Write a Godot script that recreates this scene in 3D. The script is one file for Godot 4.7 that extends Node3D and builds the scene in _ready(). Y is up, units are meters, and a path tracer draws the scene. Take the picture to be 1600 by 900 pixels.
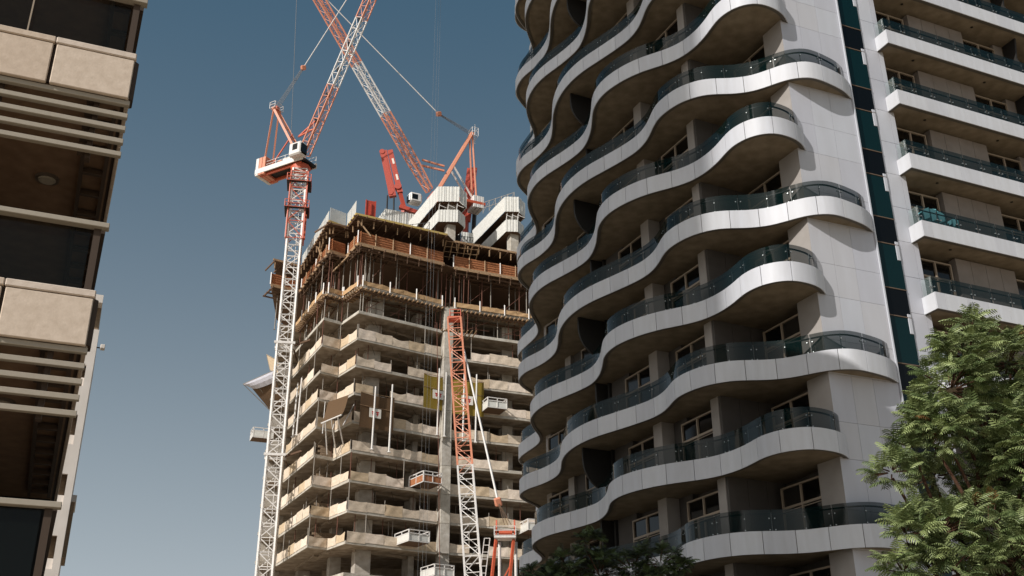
extends Node3D
# A street of towers looking up: a wavy balcony tower, a tower under construction with cranes, an office block corner, trees.
# Plan coordinates are Vector2(east, depth away from the viewer); heights are metres above eye level unless noted.

const EYE := 1.6
var names := {}
var mats := {}
var rng := RandomNumberGenerator.new()
const EDIR := Vector2(0.9252, 0.3795)      # along the sunlit fronts
const NW := Vector2(0.3795, -0.9252)       # out of the sunlit fronts
const UDIR := Vector2(-0.4337, 0.9011)     # along the wavy facade, away from the viewer
const NU := Vector2(-0.9011, -0.4337)      # out of the wavy facade
const CORNER := Vector2(12.66, 40.2)

# ---------------------------------------------------------------- mesh builder
class MB:
	var v := PackedVector3Array()
	var n := PackedVector3Array()
	var ix := PackedInt32Array()
	func face(pts: Array, nn = null) -> void:          # convex, counter-clockwise from outside
		var nr: Vector3 = nn if nn != null else (pts[1] - pts[0]).cross(pts[2] - pts[0]).normalized()
		var b := v.size()
		for p in pts:
			v.append(p); n.append(nr)
		for i in range(1, pts.size() - 1):
			ix.append(b); ix.append(b + i + 1); ix.append(b + i)
	func quadn(a: Vector3, b: Vector3, c: Vector3, d: Vector3, na: Vector3, nb: Vector3, nc: Vector3, nd: Vector3) -> void:
		var s := v.size()
		v.append(a); v.append(b); v.append(c); v.append(d)
		n.append(na); n.append(nb); n.append(nc); n.append(nd)
		for i in [0, 2, 1, 0, 3, 2]: ix.append(s + i)
	func box(c: Vector3, half: Vector3, bs := Basis.IDENTITY, ch := 0.0) -> void:
		var ax := [bs.x.normalized(), bs.y.normalized(), bs.z.normalized()]
		var h := [half.x, half.y, half.z]
		for k in 3:
			var i1 := (k + 1) % 3
			var i2 := (k + 2) % 3
			for s in [-1.0, 1.0]:
				var o: Vector3 = c + ax[k] * (h[k] * s)
				var p: Vector3 = ax[i1] * (h[i1] - ch)
				var q: Vector3 = ax[i2] * (h[i2] - ch)
				if s > 0: face([o - p - q, o + p - q, o + p + q, o - p + q], ax[k])
				else: face([o - p - q, o - p + q, o + p + q, o + p - q], -ax[k])
		if ch > 0.0:
			for k in 3:
				var i1 := (k + 1) % 3
				var i2 := (k + 2) % 3
				for s1 in [-1.0, 1.0]:
					for s2 in [-1.0, 1.0]:
						var l: Vector3 = ax[k] * (h[k] - ch)
						var a: Vector3 = c + ax[i1] * (h[i1] * s1) + ax[i2] * ((h[i2] - ch) * s2)
						var b: Vector3 = c + ax[i1] * ((h[i1] - ch) * s1) + ax[i2] * (h[i2] * s2)
						var nn: Vector3 = (ax[i1] * s1 + ax[i2] * s2).normalized()
						turned([a - l, a + l, b + l, b - l], nn)
			for sx in [-1.0, 1.0]:
				for sy in [-1.0, 1.0]:
					for sz in [-1.0, 1.0]:
						var X: Vector3 = ax[0] * sx
						var Y: Vector3 = ax[1] * sy
						var Z: Vector3 = ax[2] * sz
						var e: Vector3 = c + X * (h[0] - ch) + Y * (h[1] - ch) + Z * (h[2] - ch)
						turned([e + X * ch, e + Y * ch, e + Z * ch], (X + Y + Z).normalized())
	func turned(pts: Array, nn: Vector3) -> void:
		if (pts[1] - pts[0]).cross(pts[2] - pts[0]).dot(nn) < 0.0: pts.reverse()
		face(pts, nn)
	func bar(a: Vector3, b: Vector3, w: float, t := -1.0, up := Vector3.UP) -> void:
		if t < 0.0: t = w
		var y := (b - a)
		var l := y.length()
		if l < 1e-5: return
		y /= l
		var x := up.cross(y)
		if x.length() < 0.05: x = Vector3(1, 0, 0.2).cross(y)
		x = x.normalized()
		var z := x.cross(y)
		box((a + b) * 0.5, Vector3(w * 0.5, l * 0.5, t * 0.5), Basis(x, y, z))
	func tube(a: Vector3, b: Vector3, r: float, r2 := -1.0, sides := 6) -> void:
		if r2 < 0.0: r2 = r
		var y := (b - a).normalized()
		var x := (Vector3.UP if absf(y.y) < 0.9 else Vector3.RIGHT).cross(y).normalized()
		var z := x.cross(y)
		for i in sides:
			var a0 := TAU * i / sides
			var a1 := TAU * (i + 1) / sides
			var d0 := x * cos(a0) + z * sin(a0)
			var d1 := x * cos(a1) + z * sin(a1)
			quadn(a + d0 * r, b + d0 * r2, b + d1 * r2, a + d1 * r, d0, d0, d1, d1)
		var top := []
		var bot := []
		for i in sides:
			var d := x * cos(TAU * i / sides) + z * sin(TAU * i / sides)
			top.push_front(b + d * r2); bot.append(a + d * r)
		face(top, y); face(bot, -y)
	func prism(poly: PackedVector2Array, y0: float, y1: float) -> void:   # plan polygon, any winding
		var ar := 0.0
		for i in poly.size():
			ar += poly[i].cross(poly[(i + 1) % poly.size()])
		var pl := poly.duplicate()
		if ar < 0.0: pl.reverse()                       # counter-clockwise in (east, depth)
		var tr := Geometry2D.triangulate_polygon(pl)
		for i in range(0, tr.size(), 3):
			var a := pl[tr[i]]
			var b := pl[tr[i + 1]]
			var c := pl[tr[i + 2]]
			if (b - a).cross(c - a) < 0.0:
				var q := b
				b = c; c = q
			face([Vector3(a.x, y1, -a.y), Vector3(b.x, y1, -b.y), Vector3(c.x, y1, -c.y)], Vector3.UP)
			face([Vector3(a.x, y0, -a.y), Vector3(c.x, y0, -c.y), Vector3(b.x, y0, -b.y)], Vector3.DOWN)
		for i in pl.size():
			var a := pl[i]
			var b := pl[(i + 1) % pl.size()]
			face([Vector3(a.x, y0, -a.y), Vector3(b.x, y0, -b.y), Vector3(b.x, y1, -b.y), Vector3(a.x, y1, -a.y)])
	func ribbon(po: PackedVector2Array, pi: PackedVector2Array, no: PackedVector2Array, y0: float, y1: float) -> void:   # wall between an outer and an inner line
		var m := po.size()
		for i in m - 1:
			var j := i + 1
			var n0 := Vector3(no[i].x, 0, -no[i].y)
			var n1 := Vector3(no[j].x, 0, -no[j].y)
			var a := Vector3(po[i].x, y0, -po[i].y)
			var b := Vector3(po[j].x, y0, -po[j].y)
			var c := Vector3(pi[i].x, y0, -pi[i].y)
			var d := Vector3(pi[j].x, y0, -pi[j].y)
			var h := Vector3(0, y1 - y0, 0)
			quadn(a, a + h, b + h, b, n0, n0, n1, n1)
			quadn(c, d, d + h, c + h, -n0, -n1, -n1, -n0)
			face([a + h, c + h, d + h, b + h], Vector3.UP)
			face([a, b, d, c], Vector3.DOWN)
		for e in [0, m - 1]:
			var a := Vector3(po[e].x, y0, -po[e].y)
			var c := Vector3(pi[e].x, y0, -pi[e].y)
			var h := Vector3(0, y1 - y0, 0)
			if e == 0: face([a, c, c + h, a + h])
			else: face([a, a + h, c + h, c])
	func mesh(m: Material) -> ArrayMesh:
		var am := ArrayMesh.new()
		var ar := []
		ar.resize(Mesh.ARRAY_MAX)
		ar[Mesh.ARRAY_VERTEX] = v; ar[Mesh.ARRAY_NORMAL] = n; ar[Mesh.ARRAY_INDEX] = ix
		am.add_surface_from_arrays(Mesh.PRIMITIVE_TRIANGLES, ar)
		am.surface_set_material(0, m)
		return am

# ---------------------------------------------------------------- nodes
func P(p: Vector2, y: float) -> Vector3: return Vector3(p.x, y + EYE, -p.y)
func Q(x: float, d: float, y: float) -> Vector3: return Vector3(x, y + EYE, -d)
func QS(k: float, x: float, d: float, y: float) -> Vector3: return Vector3(x * k, y * k + EYE, -d * k)
func D3(p: Vector2) -> Vector3: return Vector3(p.x, 0, -p.y)

func unique(called: String) -> String:
	var k: int = names.get(called, 0)
	names[called] = k + 1
	return called if k == 0 else "%s_%03d" % [called, k]

func thing(called: String, label: String, category: String, at: Vector3, group := "") -> Node3D:
	var o := Node3D.new()
	o.name = unique(called)
	add_child(o, true)
	o.position = at
	o.set_meta("label", label); o.set_meta("category", category)
	if group != "": o.set_meta("group", group)
	return o

func part(called: String, mb: MB, m: Material, parent: Node3D, label := "") -> MeshInstance3D:   # mesh in world coordinates
	var o := MeshInstance3D.new()
	o.name = called
	o.mesh = mb.mesh(m)
	parent.add_child(o, true)
	o.position = -world_of(parent)
	if label != "": o.set_meta("label", label)
	return o

func world_of(n: Node3D) -> Vector3:
	var p := Vector3.ZERO
	var q: Node = n
	while q != self:
		p += (q as Node3D).position
		q = q.get_parent()
	return p

func shared(called: String, mesh: Mesh, parent: Node3D, bs: Basis, world: Vector3) -> MeshInstance3D:   # a shared mesh placed in the world; parents are never turned
	var o := MeshInstance3D.new()
	o.name = called
	o.mesh = mesh
	parent.add_child(o, true)
	o.transform = Transform3D(bs, world - world_of(parent))
	return o

func stuff(o: Node) -> void: o.set_meta("kind", "stuff")

# ---------------------------------------------------------------- materials
func noise_tex(freq: float, c0: Color, c1: Color, seed_: int, octaves := 4, size := 512) -> NoiseTexture2D:
	var f := FastNoiseLite.new()
	f.noise_type = FastNoiseLite.TYPE_SIMPLEX_SMOOTH
	f.frequency = freq
	f.fractal_octaves = octaves
	f.seed = seed_
	var t := NoiseTexture2D.new()
	t.width = size; t.height = size; t.seamless = true
	t.noise = f
	var g := Gradient.new()
	g.set_color(0, c0); g.set_color(1, c1)
	t.color_ramp = g
	return t

func bump_tex(freq: float, seed_: int, strength: float) -> NoiseTexture2D:
	var f := FastNoiseLite.new()
	f.frequency = freq
	f.fractal_octaves = 4
	f.seed = seed_
	var t := NoiseTexture2D.new()
	t.width = 512; t.height = 512; t.seamless = true
	t.as_normal_map = true
	t.bump_strength = strength
	t.noise = f
	return t

func mat(called: String, c: Color, rough := 0.8, metal := 0.0) -> StandardMaterial3D:   # c is the sRGB base colour
	var m := StandardMaterial3D.new()
	m.resource_name = called
	m.albedo_color = c
	m.roughness = rough
	m.metallic = metal
	mats[called] = m
	return m

func textured(called: String, c: Color, rough: float, tile: float, amount: float, freq: float, seed_: int, bump := 0.0, oct := 4) -> StandardMaterial3D:
	var m := mat(called, c, rough)
	m.albedo_texture = noise_tex(freq, Color(1 - amount, 1 - amount * 1.1, 1 - amount * 1.25), Color(1, 1, 1), seed_, oct)
	m.uv1_triplanar = true
	m.uv1_world_triplanar = true
	m.uv1_scale = Vector3.ONE / tile
	if bump > 0.0:
		m.normal_enabled = true
		m.normal_texture = bump_tex(freq * 3.0, seed_ + 7, 6.0)
		m.normal_scale = bump
	return m

func tinted(called: String, base: String, k: Color) -> StandardMaterial3D:
	var m: StandardMaterial3D = mats[base].duplicate()
	m.resource_name = called
	m.albedo_color = Color(m.albedo_color.r * k.r, m.albedo_color.g * k.g, m.albedo_color.b * k.b)
	mats[called] = m
	return m

func glass(called: String, c: Color, alpha: float) -> StandardMaterial3D:
	var m := mat(called, Color(c.r, c.g, c.b, alpha), 0.03)
	m.transparency = BaseMaterial3D.TRANSPARENCY_ALPHA
	m.metallic_specular = 0.6
	m.cull_mode = BaseMaterial3D.CULL_DISABLED
	return m

func make_materials() -> void:
	textured("cladding", Color(0.80, 0.81, 0.835), 0.55, 9.0, 0.065, 0.012, 1, 0.0, 5)
	mats["cladding"].uv1_scale = Vector3(0.45, 0.07, 0.45)
	tinted("cladding_b", "cladding", Color(0.975, 0.975, 0.98)); tinted("cladding_c", "cladding", Color(0.95, 0.95, 0.955))
	textured("white_wall", Color(0.745, 0.757, 0.79), 0.5, 7.0, 0.045, 0.01, 2, 0.0, 5)
	mats["white_wall"].uv1_scale = Vector3(0.3, 0.05, 0.3)
	tinted("white_wall_b", "white_wall", Color(0.975, 0.97, 0.975)); tinted("white_wall_c", "white_wall", Color(0.99, 0.98, 0.97))
	mat("joint", Color(0.42, 0.39, 0.36), 0.9)
	mat("rim", Color(0.34, 0.32, 0.29), 0.7)
	textured("soffit", Color(0.57, 0.52, 0.445), 0.85, 6.0, 0.22, 0.012, 3, 0.0, 5)
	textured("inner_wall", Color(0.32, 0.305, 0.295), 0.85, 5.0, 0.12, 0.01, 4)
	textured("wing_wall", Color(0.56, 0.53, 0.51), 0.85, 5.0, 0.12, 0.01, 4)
	textured("pillar", Color(0.62, 0.60, 0.585), 0.75, 5.0, 0.08, 0.01, 5)
	mat("frame", Color(0.60, 0.54, 0.47), 0.5)
	mat("dark_panel", Color(0.12, 0.11, 0.10), 0.7)
	mat("window_glass", Color(0.035, 0.035, 0.035), 0.06)
	mat("window_glass_curtain", Color(0.16, 0.15, 0.14), 0.12)
	mat("steel", Color(0.60, 0.62, 0.62), 0.4, 0.6)
	mat("rail_dark", Color(0.12, 0.13, 0.13), 0.35, 0.3)
	glass("balcony_glass", Color(0.03, 0.10, 0.10), 0.76)
	mats["balcony_glass"].metallic_specular = 0.36
	glass("clear_glass", Color(0.55, 0.66, 0.64), 0.16)
	mat("teal_pane", Color(0.02, 0.13, 0.135), 0.05)
	mat("black_pane", Color(0.03, 0.032, 0.035), 0.08)
	mats["teal_pane"].metallic_specular = 0.4
	mats["black_pane"].metallic_specular = 0.35
	mat("strip_trim", Color(0.40, 0.33, 0.27), 0.6)
	textured("concrete", Color(0.76, 0.74, 0.71), 0.9, 8.0, 0.24, 0.014, 6, 0.25, 5)
	tinted("concrete_b", "concrete", Color(1.06, 1.06, 1.05))
	textured("concrete_soffit", Color(0.70, 0.65, 0.59), 0.9, 10.0, 0.3, 0.012, 8, 0.0, 5)
	textured("sheet", Color(0.89, 0.825, 0.745), 0.85, 4.0, 0.16, 0.02, 9, 0.0, 5)
	tinted("sheet_b", "sheet", Color(1.06, 1.07, 1.1)); tinted("sheet_c", "sheet", Color(0.93, 0.9, 0.84)); tinted("sheet_d", "sheet", Color(0.90, 0.80, 0.66))
	textured("plywood", Color(0.76, 0.50, 0.33), 0.8, 3.0, 0.35, 0.02, 10, 0.2)
	textured("timber", Color(0.72, 0.60, 0.47), 0.8, 3.0, 0.25, 0.02, 11)
	mat("timber_dark", Color(0.38, 0.29, 0.22), 0.9)
	mat("prop_steel", Color(0.56, 0.53, 0.49), 0.6, 0.2)
	mat("prop_rust", Color(0.40, 0.25, 0.19), 0.8)
	mat("yellow", Color(0.74, 0.64, 0.38), 0.7)
	textured("screen_white", Color(0.86, 0.86, 0.84), 0.5, 6.0, 0.08, 0.02, 12)
	textured("crane_white", Color(0.90, 0.89, 0.88), 0.5, 4.0, 0.12, 0.03, 13)
	textured("crane_red", Color(0.82, 0.38, 0.25), 0.55, 4.0, 0.16, 0.03, 14)
	textured("crane_salmon", Color(0.87, 0.58, 0.46), 0.55, 4.0, 0.12, 0.03, 15)
	textured("machine_red", Color(0.76, 0.30, 0.22), 0.5, 3.0, 0.2, 0.03, 16)
	mat("rope", Color(0.48, 0.48, 0.48), 0.7)
	mat("dark_metal", Color(0.13, 0.12, 0.11), 0.6, 0.3)
	textured("net_yellow", Color(0.62, 0.53, 0.18), 0.9, 2.0, 0.3, 0.03, 17)
	textured("net_brown", Color(0.42, 0.32, 0.21), 0.9, 2.0, 0.3, 0.03, 18)
	textured("tarp_grey", Color(0.74, 0.74, 0.78), 0.7, 4.0, 0.1, 0.02, 19)
	mat("sign_white", Color(0.88, 0.86, 0.82), 0.7)
	mat("sign_red", Color(0.70, 0.08, 0.08), 0.7)
	textured("block", Color(0.60, 0.52, 0.43), 0.95, 3.0, 0.2, 0.03, 20)
	textured("stone", Color(0.82, 0.755, 0.69), 0.85, 1.3, 0.11, 0.016, 21, 0.10, 7)
	tinted("stone_b", "stone", Color(0.97, 0.96, 0.95)); tinted("stone_c", "stone", Color(1.0, 1.01, 1.03))
	textured("slat", Color(0.62, 0.585, 0.53), 0.6, 2.0, 0.06, 0.05, 22)
	textured("brown_soffit", Color(0.52, 0.415, 0.325), 0.85, 3.0, 0.15, 0.015, 23)
	mat("brown_metal", Color(0.24, 0.18, 0.13), 0.7)
	mat("lamp_body", Color(0.34, 0.30, 0.26), 0.5)
	glass("office_side_glass", Color(0.07, 0.10, 0.10), 0.30)
	glass("office_glass", Color(0.06, 0.075, 0.07), 0.58)
	mats["office_glass"].metallic_specular = 0.3
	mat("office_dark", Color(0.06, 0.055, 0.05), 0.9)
	textured("tower_white", Color(0.86, 0.83, 0.80), 0.7, 8.0, 0.06, 0.01, 24)
	textured("bark", Color(0.36, 0.25, 0.18), 0.95, 0.6, 0.4, 0.03, 25)
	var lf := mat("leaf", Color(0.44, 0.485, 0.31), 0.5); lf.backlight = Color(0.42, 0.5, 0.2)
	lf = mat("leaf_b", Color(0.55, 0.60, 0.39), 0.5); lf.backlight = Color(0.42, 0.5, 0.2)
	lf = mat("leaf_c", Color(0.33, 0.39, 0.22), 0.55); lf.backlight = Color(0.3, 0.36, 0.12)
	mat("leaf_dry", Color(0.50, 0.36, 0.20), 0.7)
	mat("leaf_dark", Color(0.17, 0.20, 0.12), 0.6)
	textured("paving", Color(0.78, 0.72, 0.63), 0.9, 6.0, 0.15, 0.02, 26)
	textured("asphalt", Color(0.30, 0.295, 0.285), 0.95, 5.0, 0.15, 0.03, 27)
	textured("opposite_stone", Color(0.62, 0.56, 0.5), 0.85, 8.0, 0.12, 0.01, 28)
	mat("turquoise_cloth", Color(0.45, 0.72, 0.76), 0.9)

# ---------------------------------------------------------------- curves
func smooth_line(ctrl: Array, step: float) -> PackedVector2Array:
	var fine := PackedVector2Array()
	for i in ctrl.size() - 1:
		var p0: Vector2 = ctrl[maxi(i - 1, 0)]
		var p1: Vector2 = ctrl[i]
		var p2: Vector2 = ctrl[i + 1]
		var p3: Vector2 = ctrl[mini(i + 2, ctrl.size() - 1)]
		for k in 8:
			fine.append(p1.cubic_interpolate(p2, p0, p3, k / 8.0))
	fine.append(ctrl[-1])
	for pass_ in 10:                                    # take out the measuring noise
		var g := fine.duplicate()
		for i in range(1, fine.size() - 1):
			g[i] = (fine[i - 1] + fine[i] * 2.0 + fine[i + 1]) * 0.25
		fine = g
	return resample(fine, step)

func resample(line: PackedVector2Array, step: float) -> PackedVector2Array:
	var total := 0.0
	for i in line.size() - 1: total += line[i].distance_to(line[i + 1])
	var cnt := maxi(2, roundi(total / step))
	var out := PackedVector2Array()
	var seg := 0
	var at := 0.0
	for k in cnt + 1:
		var want := total * k / cnt
		while seg < line.size() - 2 and at + line[seg].distance_to(line[seg + 1]) < want - 1e-6:
			at += line[seg].distance_to(line[seg + 1]); seg += 1
		var l := line[seg].distance_to(line[seg + 1])
		out.append(line[seg].lerp(line[seg + 1], clampf((want - at) / maxf(l, 1e-6), 0, 1)))
	return out

func outward(line: PackedVector2Array) -> PackedVector2Array:   # normals to the left of travel
	var o := PackedVector2Array()
	for i in line.size():
		var t := (line[mini(i + 1, line.size() - 1)] - line[maxi(i - 1, 0)]).normalized()
		o.append(Vector2(-t.y, t.x))
	return o

func shift(line: PackedVector2Array, no: PackedVector2Array, by: float) -> PackedVector2Array:
	var o := PackedVector2Array()
	for i in line.size(): o.append(line[i] + no[i] * by)
	return o

func cut(a: PackedVector2Array, i0: int, i1: int) -> PackedVector2Array:
	return a.slice(i0, mini(i1 + 1, a.size()))

func trim_ends(a: PackedVector2Array, by: float) -> PackedVector2Array:
	var o := a.duplicate()
	o[0] = a[0].move_toward(a[1], by)
	o[-1] = a[-1].move_toward(a[-2], by)
	return o

# ---------------------------------------------------------------- windows
var window_cache := {}
func window(parent: Node3D, w: float, h: float, left_bottom: Vector3, right: Vector2, curtain := -1) -> void:   # seen from outside, 'right' points to the viewer's right
	var key := "%.2f_%.2f" % [w, h]
	if not window_cache.has(key):
		var f := MB.new()
		var t := 0.07
		var tr := h - 0.86
		for x in [t / 2, w - t / 2]: f.box(Vector3(x, h / 2, 0.0), Vector3(t / 2, h / 2, 0.05))
		f.box(Vector3(w / 2, h / 2, 0.0), Vector3(0.04, h / 2 - t, 0.045))
		for y in [t / 2, h - t / 2]: f.box(Vector3(w / 2, y, 0.0), Vector3(w / 2 - t, t / 2, 0.049))
		for s in [-1.0, 1.0]:
			f.box(Vector3(w / 2 + s * (w / 4 - 0.015), tr, 0.0), Vector3(w / 4 - 0.055, 0.05, 0.046))
			f.box(Vector3(w / 2 + s * (w / 4 - 0.015), tr - 0.12, -0.005), Vector3(w / 4 - 0.06, 0.018, 0.035))
		var panes := []
		for s in [-1.0, 1.0]:
			for r in [[t, tr - 0.05], [tr + 0.05, h - t]]:
				var pm := MB.new()
				pm.box(Vector3(w / 2 + s * (w / 4 - 0.015), (r[0] + r[1]) / 2, -0.04), Vector3(w / 4 - 0.055, (r[1] - r[0]) / 2, 0.008))
				panes.append([pm.mesh(mats["window_glass"]), pm.mesh(mats["window_glass_curtain"])])
		window_cache[key] = [f.mesh(mats["frame"]), panes]
	var c = window_cache[key]
	var bs := Basis(D3(right), Vector3.UP, D3(right).cross(Vector3.UP))
	var o := shared("window", c[0], parent, bs, left_bottom)
	for i in 4:
		var p := MeshInstance3D.new()
		p.name = "pane"
		p.mesh = c[1][i][1 if (curtain == i or (curtain == 9 and i % 2 == 0)) else 0]
		o.add_child(p, true)

# ---------------------------------------------------------------- lattice
func lattice(mb: MB, a: Vector3, b: Vector3, side: Vector3, w0: float, h0: float, w1: float, h1: float, bays: int, chord: float, brace: float, chords3 := false) -> void:
	var y := (b - a).normalized()
	var x := (side - y * side.dot(y)).normalized()
	var z := x.cross(y)
	var offs := [[-1, -1], [1, -1], [1, 1], [-1, 1]]
	if chords3: offs = [[-1, -1], [1, -1], [0, 1]]
	var m := offs.size()
	var pt := func(k: int, f: float) -> Vector3:
		return a.lerp(b, f) + x * (offs[k][0] * lerpf(w0, w1, f) * 0.5) + z * (offs[k][1] * lerpf(h0, h1, f) * 0.5)
	for k in m: mb.bar(pt.call(k, 0.0), pt.call(k, 1.0), chord)
	for i in bays:
		var f0 := float(i) / bays
		var f1 := float(i + 1) / bays
		for k in m:
			var l := (k + 1) % m
			mb.bar(pt.call(k, f0), pt.call(l, f0), brace)
			if i % 2 == 0: mb.bar(pt.call(k, f0), pt.call(l, f1), brace)
			else: mb.bar(pt.call(l, f0), pt.call(k, f1), brace)
	for k in m: mb.bar(pt.call(k, 1.0), pt.call((k + 1) % m, 1.0), brace)

# ---------------------------------------------------------------- the wavy apartment tower
const A_LINE := [Vector2(13.15, 40.52), Vector2(12.85, 39.92), Vector2(12.4, 39.42), Vector2(11.75, 39.04), Vector2(11.2, 38.92), Vector2(10.65, 39.05), Vector2(10.15, 39.4), Vector2(9.75, 39.95), Vector2(9.52, 40.55), Vector2(9.3, 41.3), Vector2(8.9, 42.2), Vector2(8.3, 43.0), Vector2(7.55, 43.55), Vector2(6.65, 44.05), Vector2(5.8, 44.72), Vector2(5.05, 45.6), Vector2(4.58, 46.5), Vector2(4.36, 47.5), Vector2(4.36, 48.5), Vector2(4.36, 49.4), Vector2(4.26, 50.4), Vector2(4.0, 51.4), Vector2(3.45, 52.35), Vector2(2.75, 53.3), Vector2(2.05, 54.2), Vector2(1.45, 55.25), Vector2(1.08, 56.5), Vector2(0.97, 57.7), Vector2(1.15, 59.0), Vector2(1.45, 60.2), Vector2(1.6, 61.4), Vector2(1.42, 62.45), Vector2(0.9, 63.8), Vector2(0.4, 65.2), Vector2(0.38, 66.4), Vector2(0.9, 67.4), Vector2(2.2, 68.3), Vector2(4.0, 69.2)]
const B_LINE := [Vector2(16.08, 41.72), Vector2(15.5, 40.95), Vector2(14.75, 40.38), Vector2(13.98, 39.92), Vector2(13.35, 39.76), Vector2(12.55, 39.93), Vector2(11.75, 40.45), Vector2(11.1, 40.82), Vector2(10.3, 41.0), Vector2(9.6, 41.02), Vector2(8.99, 41.1), Vector2(8.43, 41.35), Vector2(7.86, 41.78), Vector2(7.34, 42.48), Vector2(7.03, 43.15), Vector2(6.89, 43.8), Vector2(6.8, 44.5), Vector2(6.6, 45.35), Vector2(6.1, 46.35), Vector2(4.95, 47.75), Vector2(4.0, 48.85), Vector2(3.27, 50.03), Vector2(2.8, 51.25), Vector2(2.56, 52.39), Vector2(2.48, 53.5), Vector2(2.5, 54.9), Vector2(2.38, 56.1), Vector2(2.0, 57.2), Vector2(1.45, 58.2), Vector2(0.8, 59.1), Vector2(0.4, 60.2), Vector2(0.38, 61.3), Vector2(0.8, 62.4), Vector2(1.4, 63.6), Vector2(1.6, 65.0), Vector2(1.4, 66.4), Vector2(1.6, 67.8), Vector2(2.8, 69.0), Vector2(4.4, 69.6)]
const FLOOR0 := 14.5
const FLOOR_H := 3.5
const FASCIA_H := 0.87

func TW(t: float, w: float) -> Vector2: return CORNER + UDIR * t + NU * w
func AO(along: float, out: float) -> Vector2: return CORNER + EDIR * along + NW * out

func balcony_wave(root: Node3D, line: PackedVector2Array, k: int) -> void:
	var y := FLOOR0 + FLOOR_H * k + EYE
	var no := outward(line)
	var sb := MB.new()
	var inner := shift(line, no, -0.09)
	var poly := inner.duplicate()
	poly.append(Vector2(13, 66)); poly.append(Vector2(18.5, 55)); poly.append(Vector2(18.0, 44.0)); poly.append(Vector2(15.6, 42.3))
	if line == b_line: poly[-1] = Vector2(16.4, 42.0)
	else: poly[-1] = Vector2(13.4, 41.3)
	sb.prism(poly, y + 0.06, y + 0.42)
	var slab := part("balcony", sb, mats["soffit"], root)
	var up := MB.new()
	up.ribbon(shift(line, no, -0.05), shift(line, no, -0.16), no, y + 0.05, y + FASCIA_H - 0.02)
	part("upstand", up, mats["joint"], slab)
	var rm := MB.new()
	rm.ribbon(shift(line, no, -0.03), shift(line, no, -0.20), no, y + 0.012, y + 0.05)
	part("edge_trim", rm, mats["rim"], slab)
	# fascia panels
	var n := line.size() - 1
	var per := 6
	var i := 0
	var rest := MB.new()
	var any_rest := false
	while i < n:
		var j := mini(i + per, n)
		if n - j < 3: j = n
		var seg := trim_ends(cut(line, i, j), 0.012)
		var sn := cut(no, i, j)
		var shows := y < EYE + 0.85 * seg[0].y + 1.0 and seg[0].y < 64.0 and k >= -2
		if shows:
			var f := MB.new()
			f.ribbon(seg, shift(seg, sn, -0.04), sn, y, y + FASCIA_H)
			part("fascia_panel", f, mats[["cladding", "cladding_b", "cladding", "cladding_c"][rng.randi() % 4]], slab)
		else:
			rest.ribbon(seg, shift(seg, sn, -0.04), sn, y, y + FASCIA_H); any_rest = true
		i = j
	if any_rest: stuff(part("fascia_run", rest, mats["cladding"], slab))
	# glass balustrade standing behind the fascia
	var gl := resample(shift(line, no, -0.17), 0.21)
	var gn := outward(gl)
	var gy0 := y + FASCIA_H - 0.25
	var gy1 := y + FASCIA_H + 0.86
	var m := gl.size() - 1
	var posts := MB.new()
	i = 0
	var count := 0
	while i < m:
		var j := mini(i + 11, m)
		if m - j < 5: j = m
		var seg := trim_ends(cut(gl, i, j), 0.012)
		var sn := cut(gn, i, j)
		var g := MB.new()
		for q in seg.size() - 1:
			var a := Vector3(seg[q].x, gy0, -seg[q].y)
			var b := Vector3(seg[q + 1].x, gy0, -seg[q + 1].y)
			var h := Vector3(0, gy1 - gy0, 0)
			g.quadn(a, a + h, b + h, b, D3(sn[q]), D3(sn[q]), D3(sn[q + 1]), D3(sn[q + 1]))
		part("glass_panel", g, mats["balcony_glass"], slab)
		var mid := (i + j) / 2
		for e in [i, mid]:
			var p := gl[e] - gn[e] * 0.10
			var tan := Vector2(gn[e].y, -gn[e].x)
			posts.bar(Vector3(p.x, gy0 - 0.2, -p.y), Vector3(p.x, gy1 - 0.1, -p.y), 0.022, 0.04, D3(gn[e]))
			for yy in [gy0 + 0.33, gy1 - 0.34]:
				for sgn in ([-1.0, 1.0] if e == i else [0.0]):
					var c: Vector2 = gl[e] + tan * (0.11 * sgn)
					posts.tube(Vector3(c.x, yy, -c.y) - D3(gn[e]) * 0.09, Vector3(c.x, yy, -c.y) + D3(gn[e]) * 0.02, 0.026, 0.026, 7)
		i = j
		count += 1
	stuff(part("glass_clip", posts, mats["steel"], slab))
	var hr := MB.new()
	var hl := shift(gl, gn, -0.13)
	hr.ribbon(shift(hl, gn, 0.03), shift(hl, gn, -0.03), gn, gy1 - 0.16, gy1 - 0.11)
	part("handrail", hr, mats["rail_dark"], slab)

var a_line := PackedVector2Array()
var b_line := PackedVector2Array()

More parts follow.
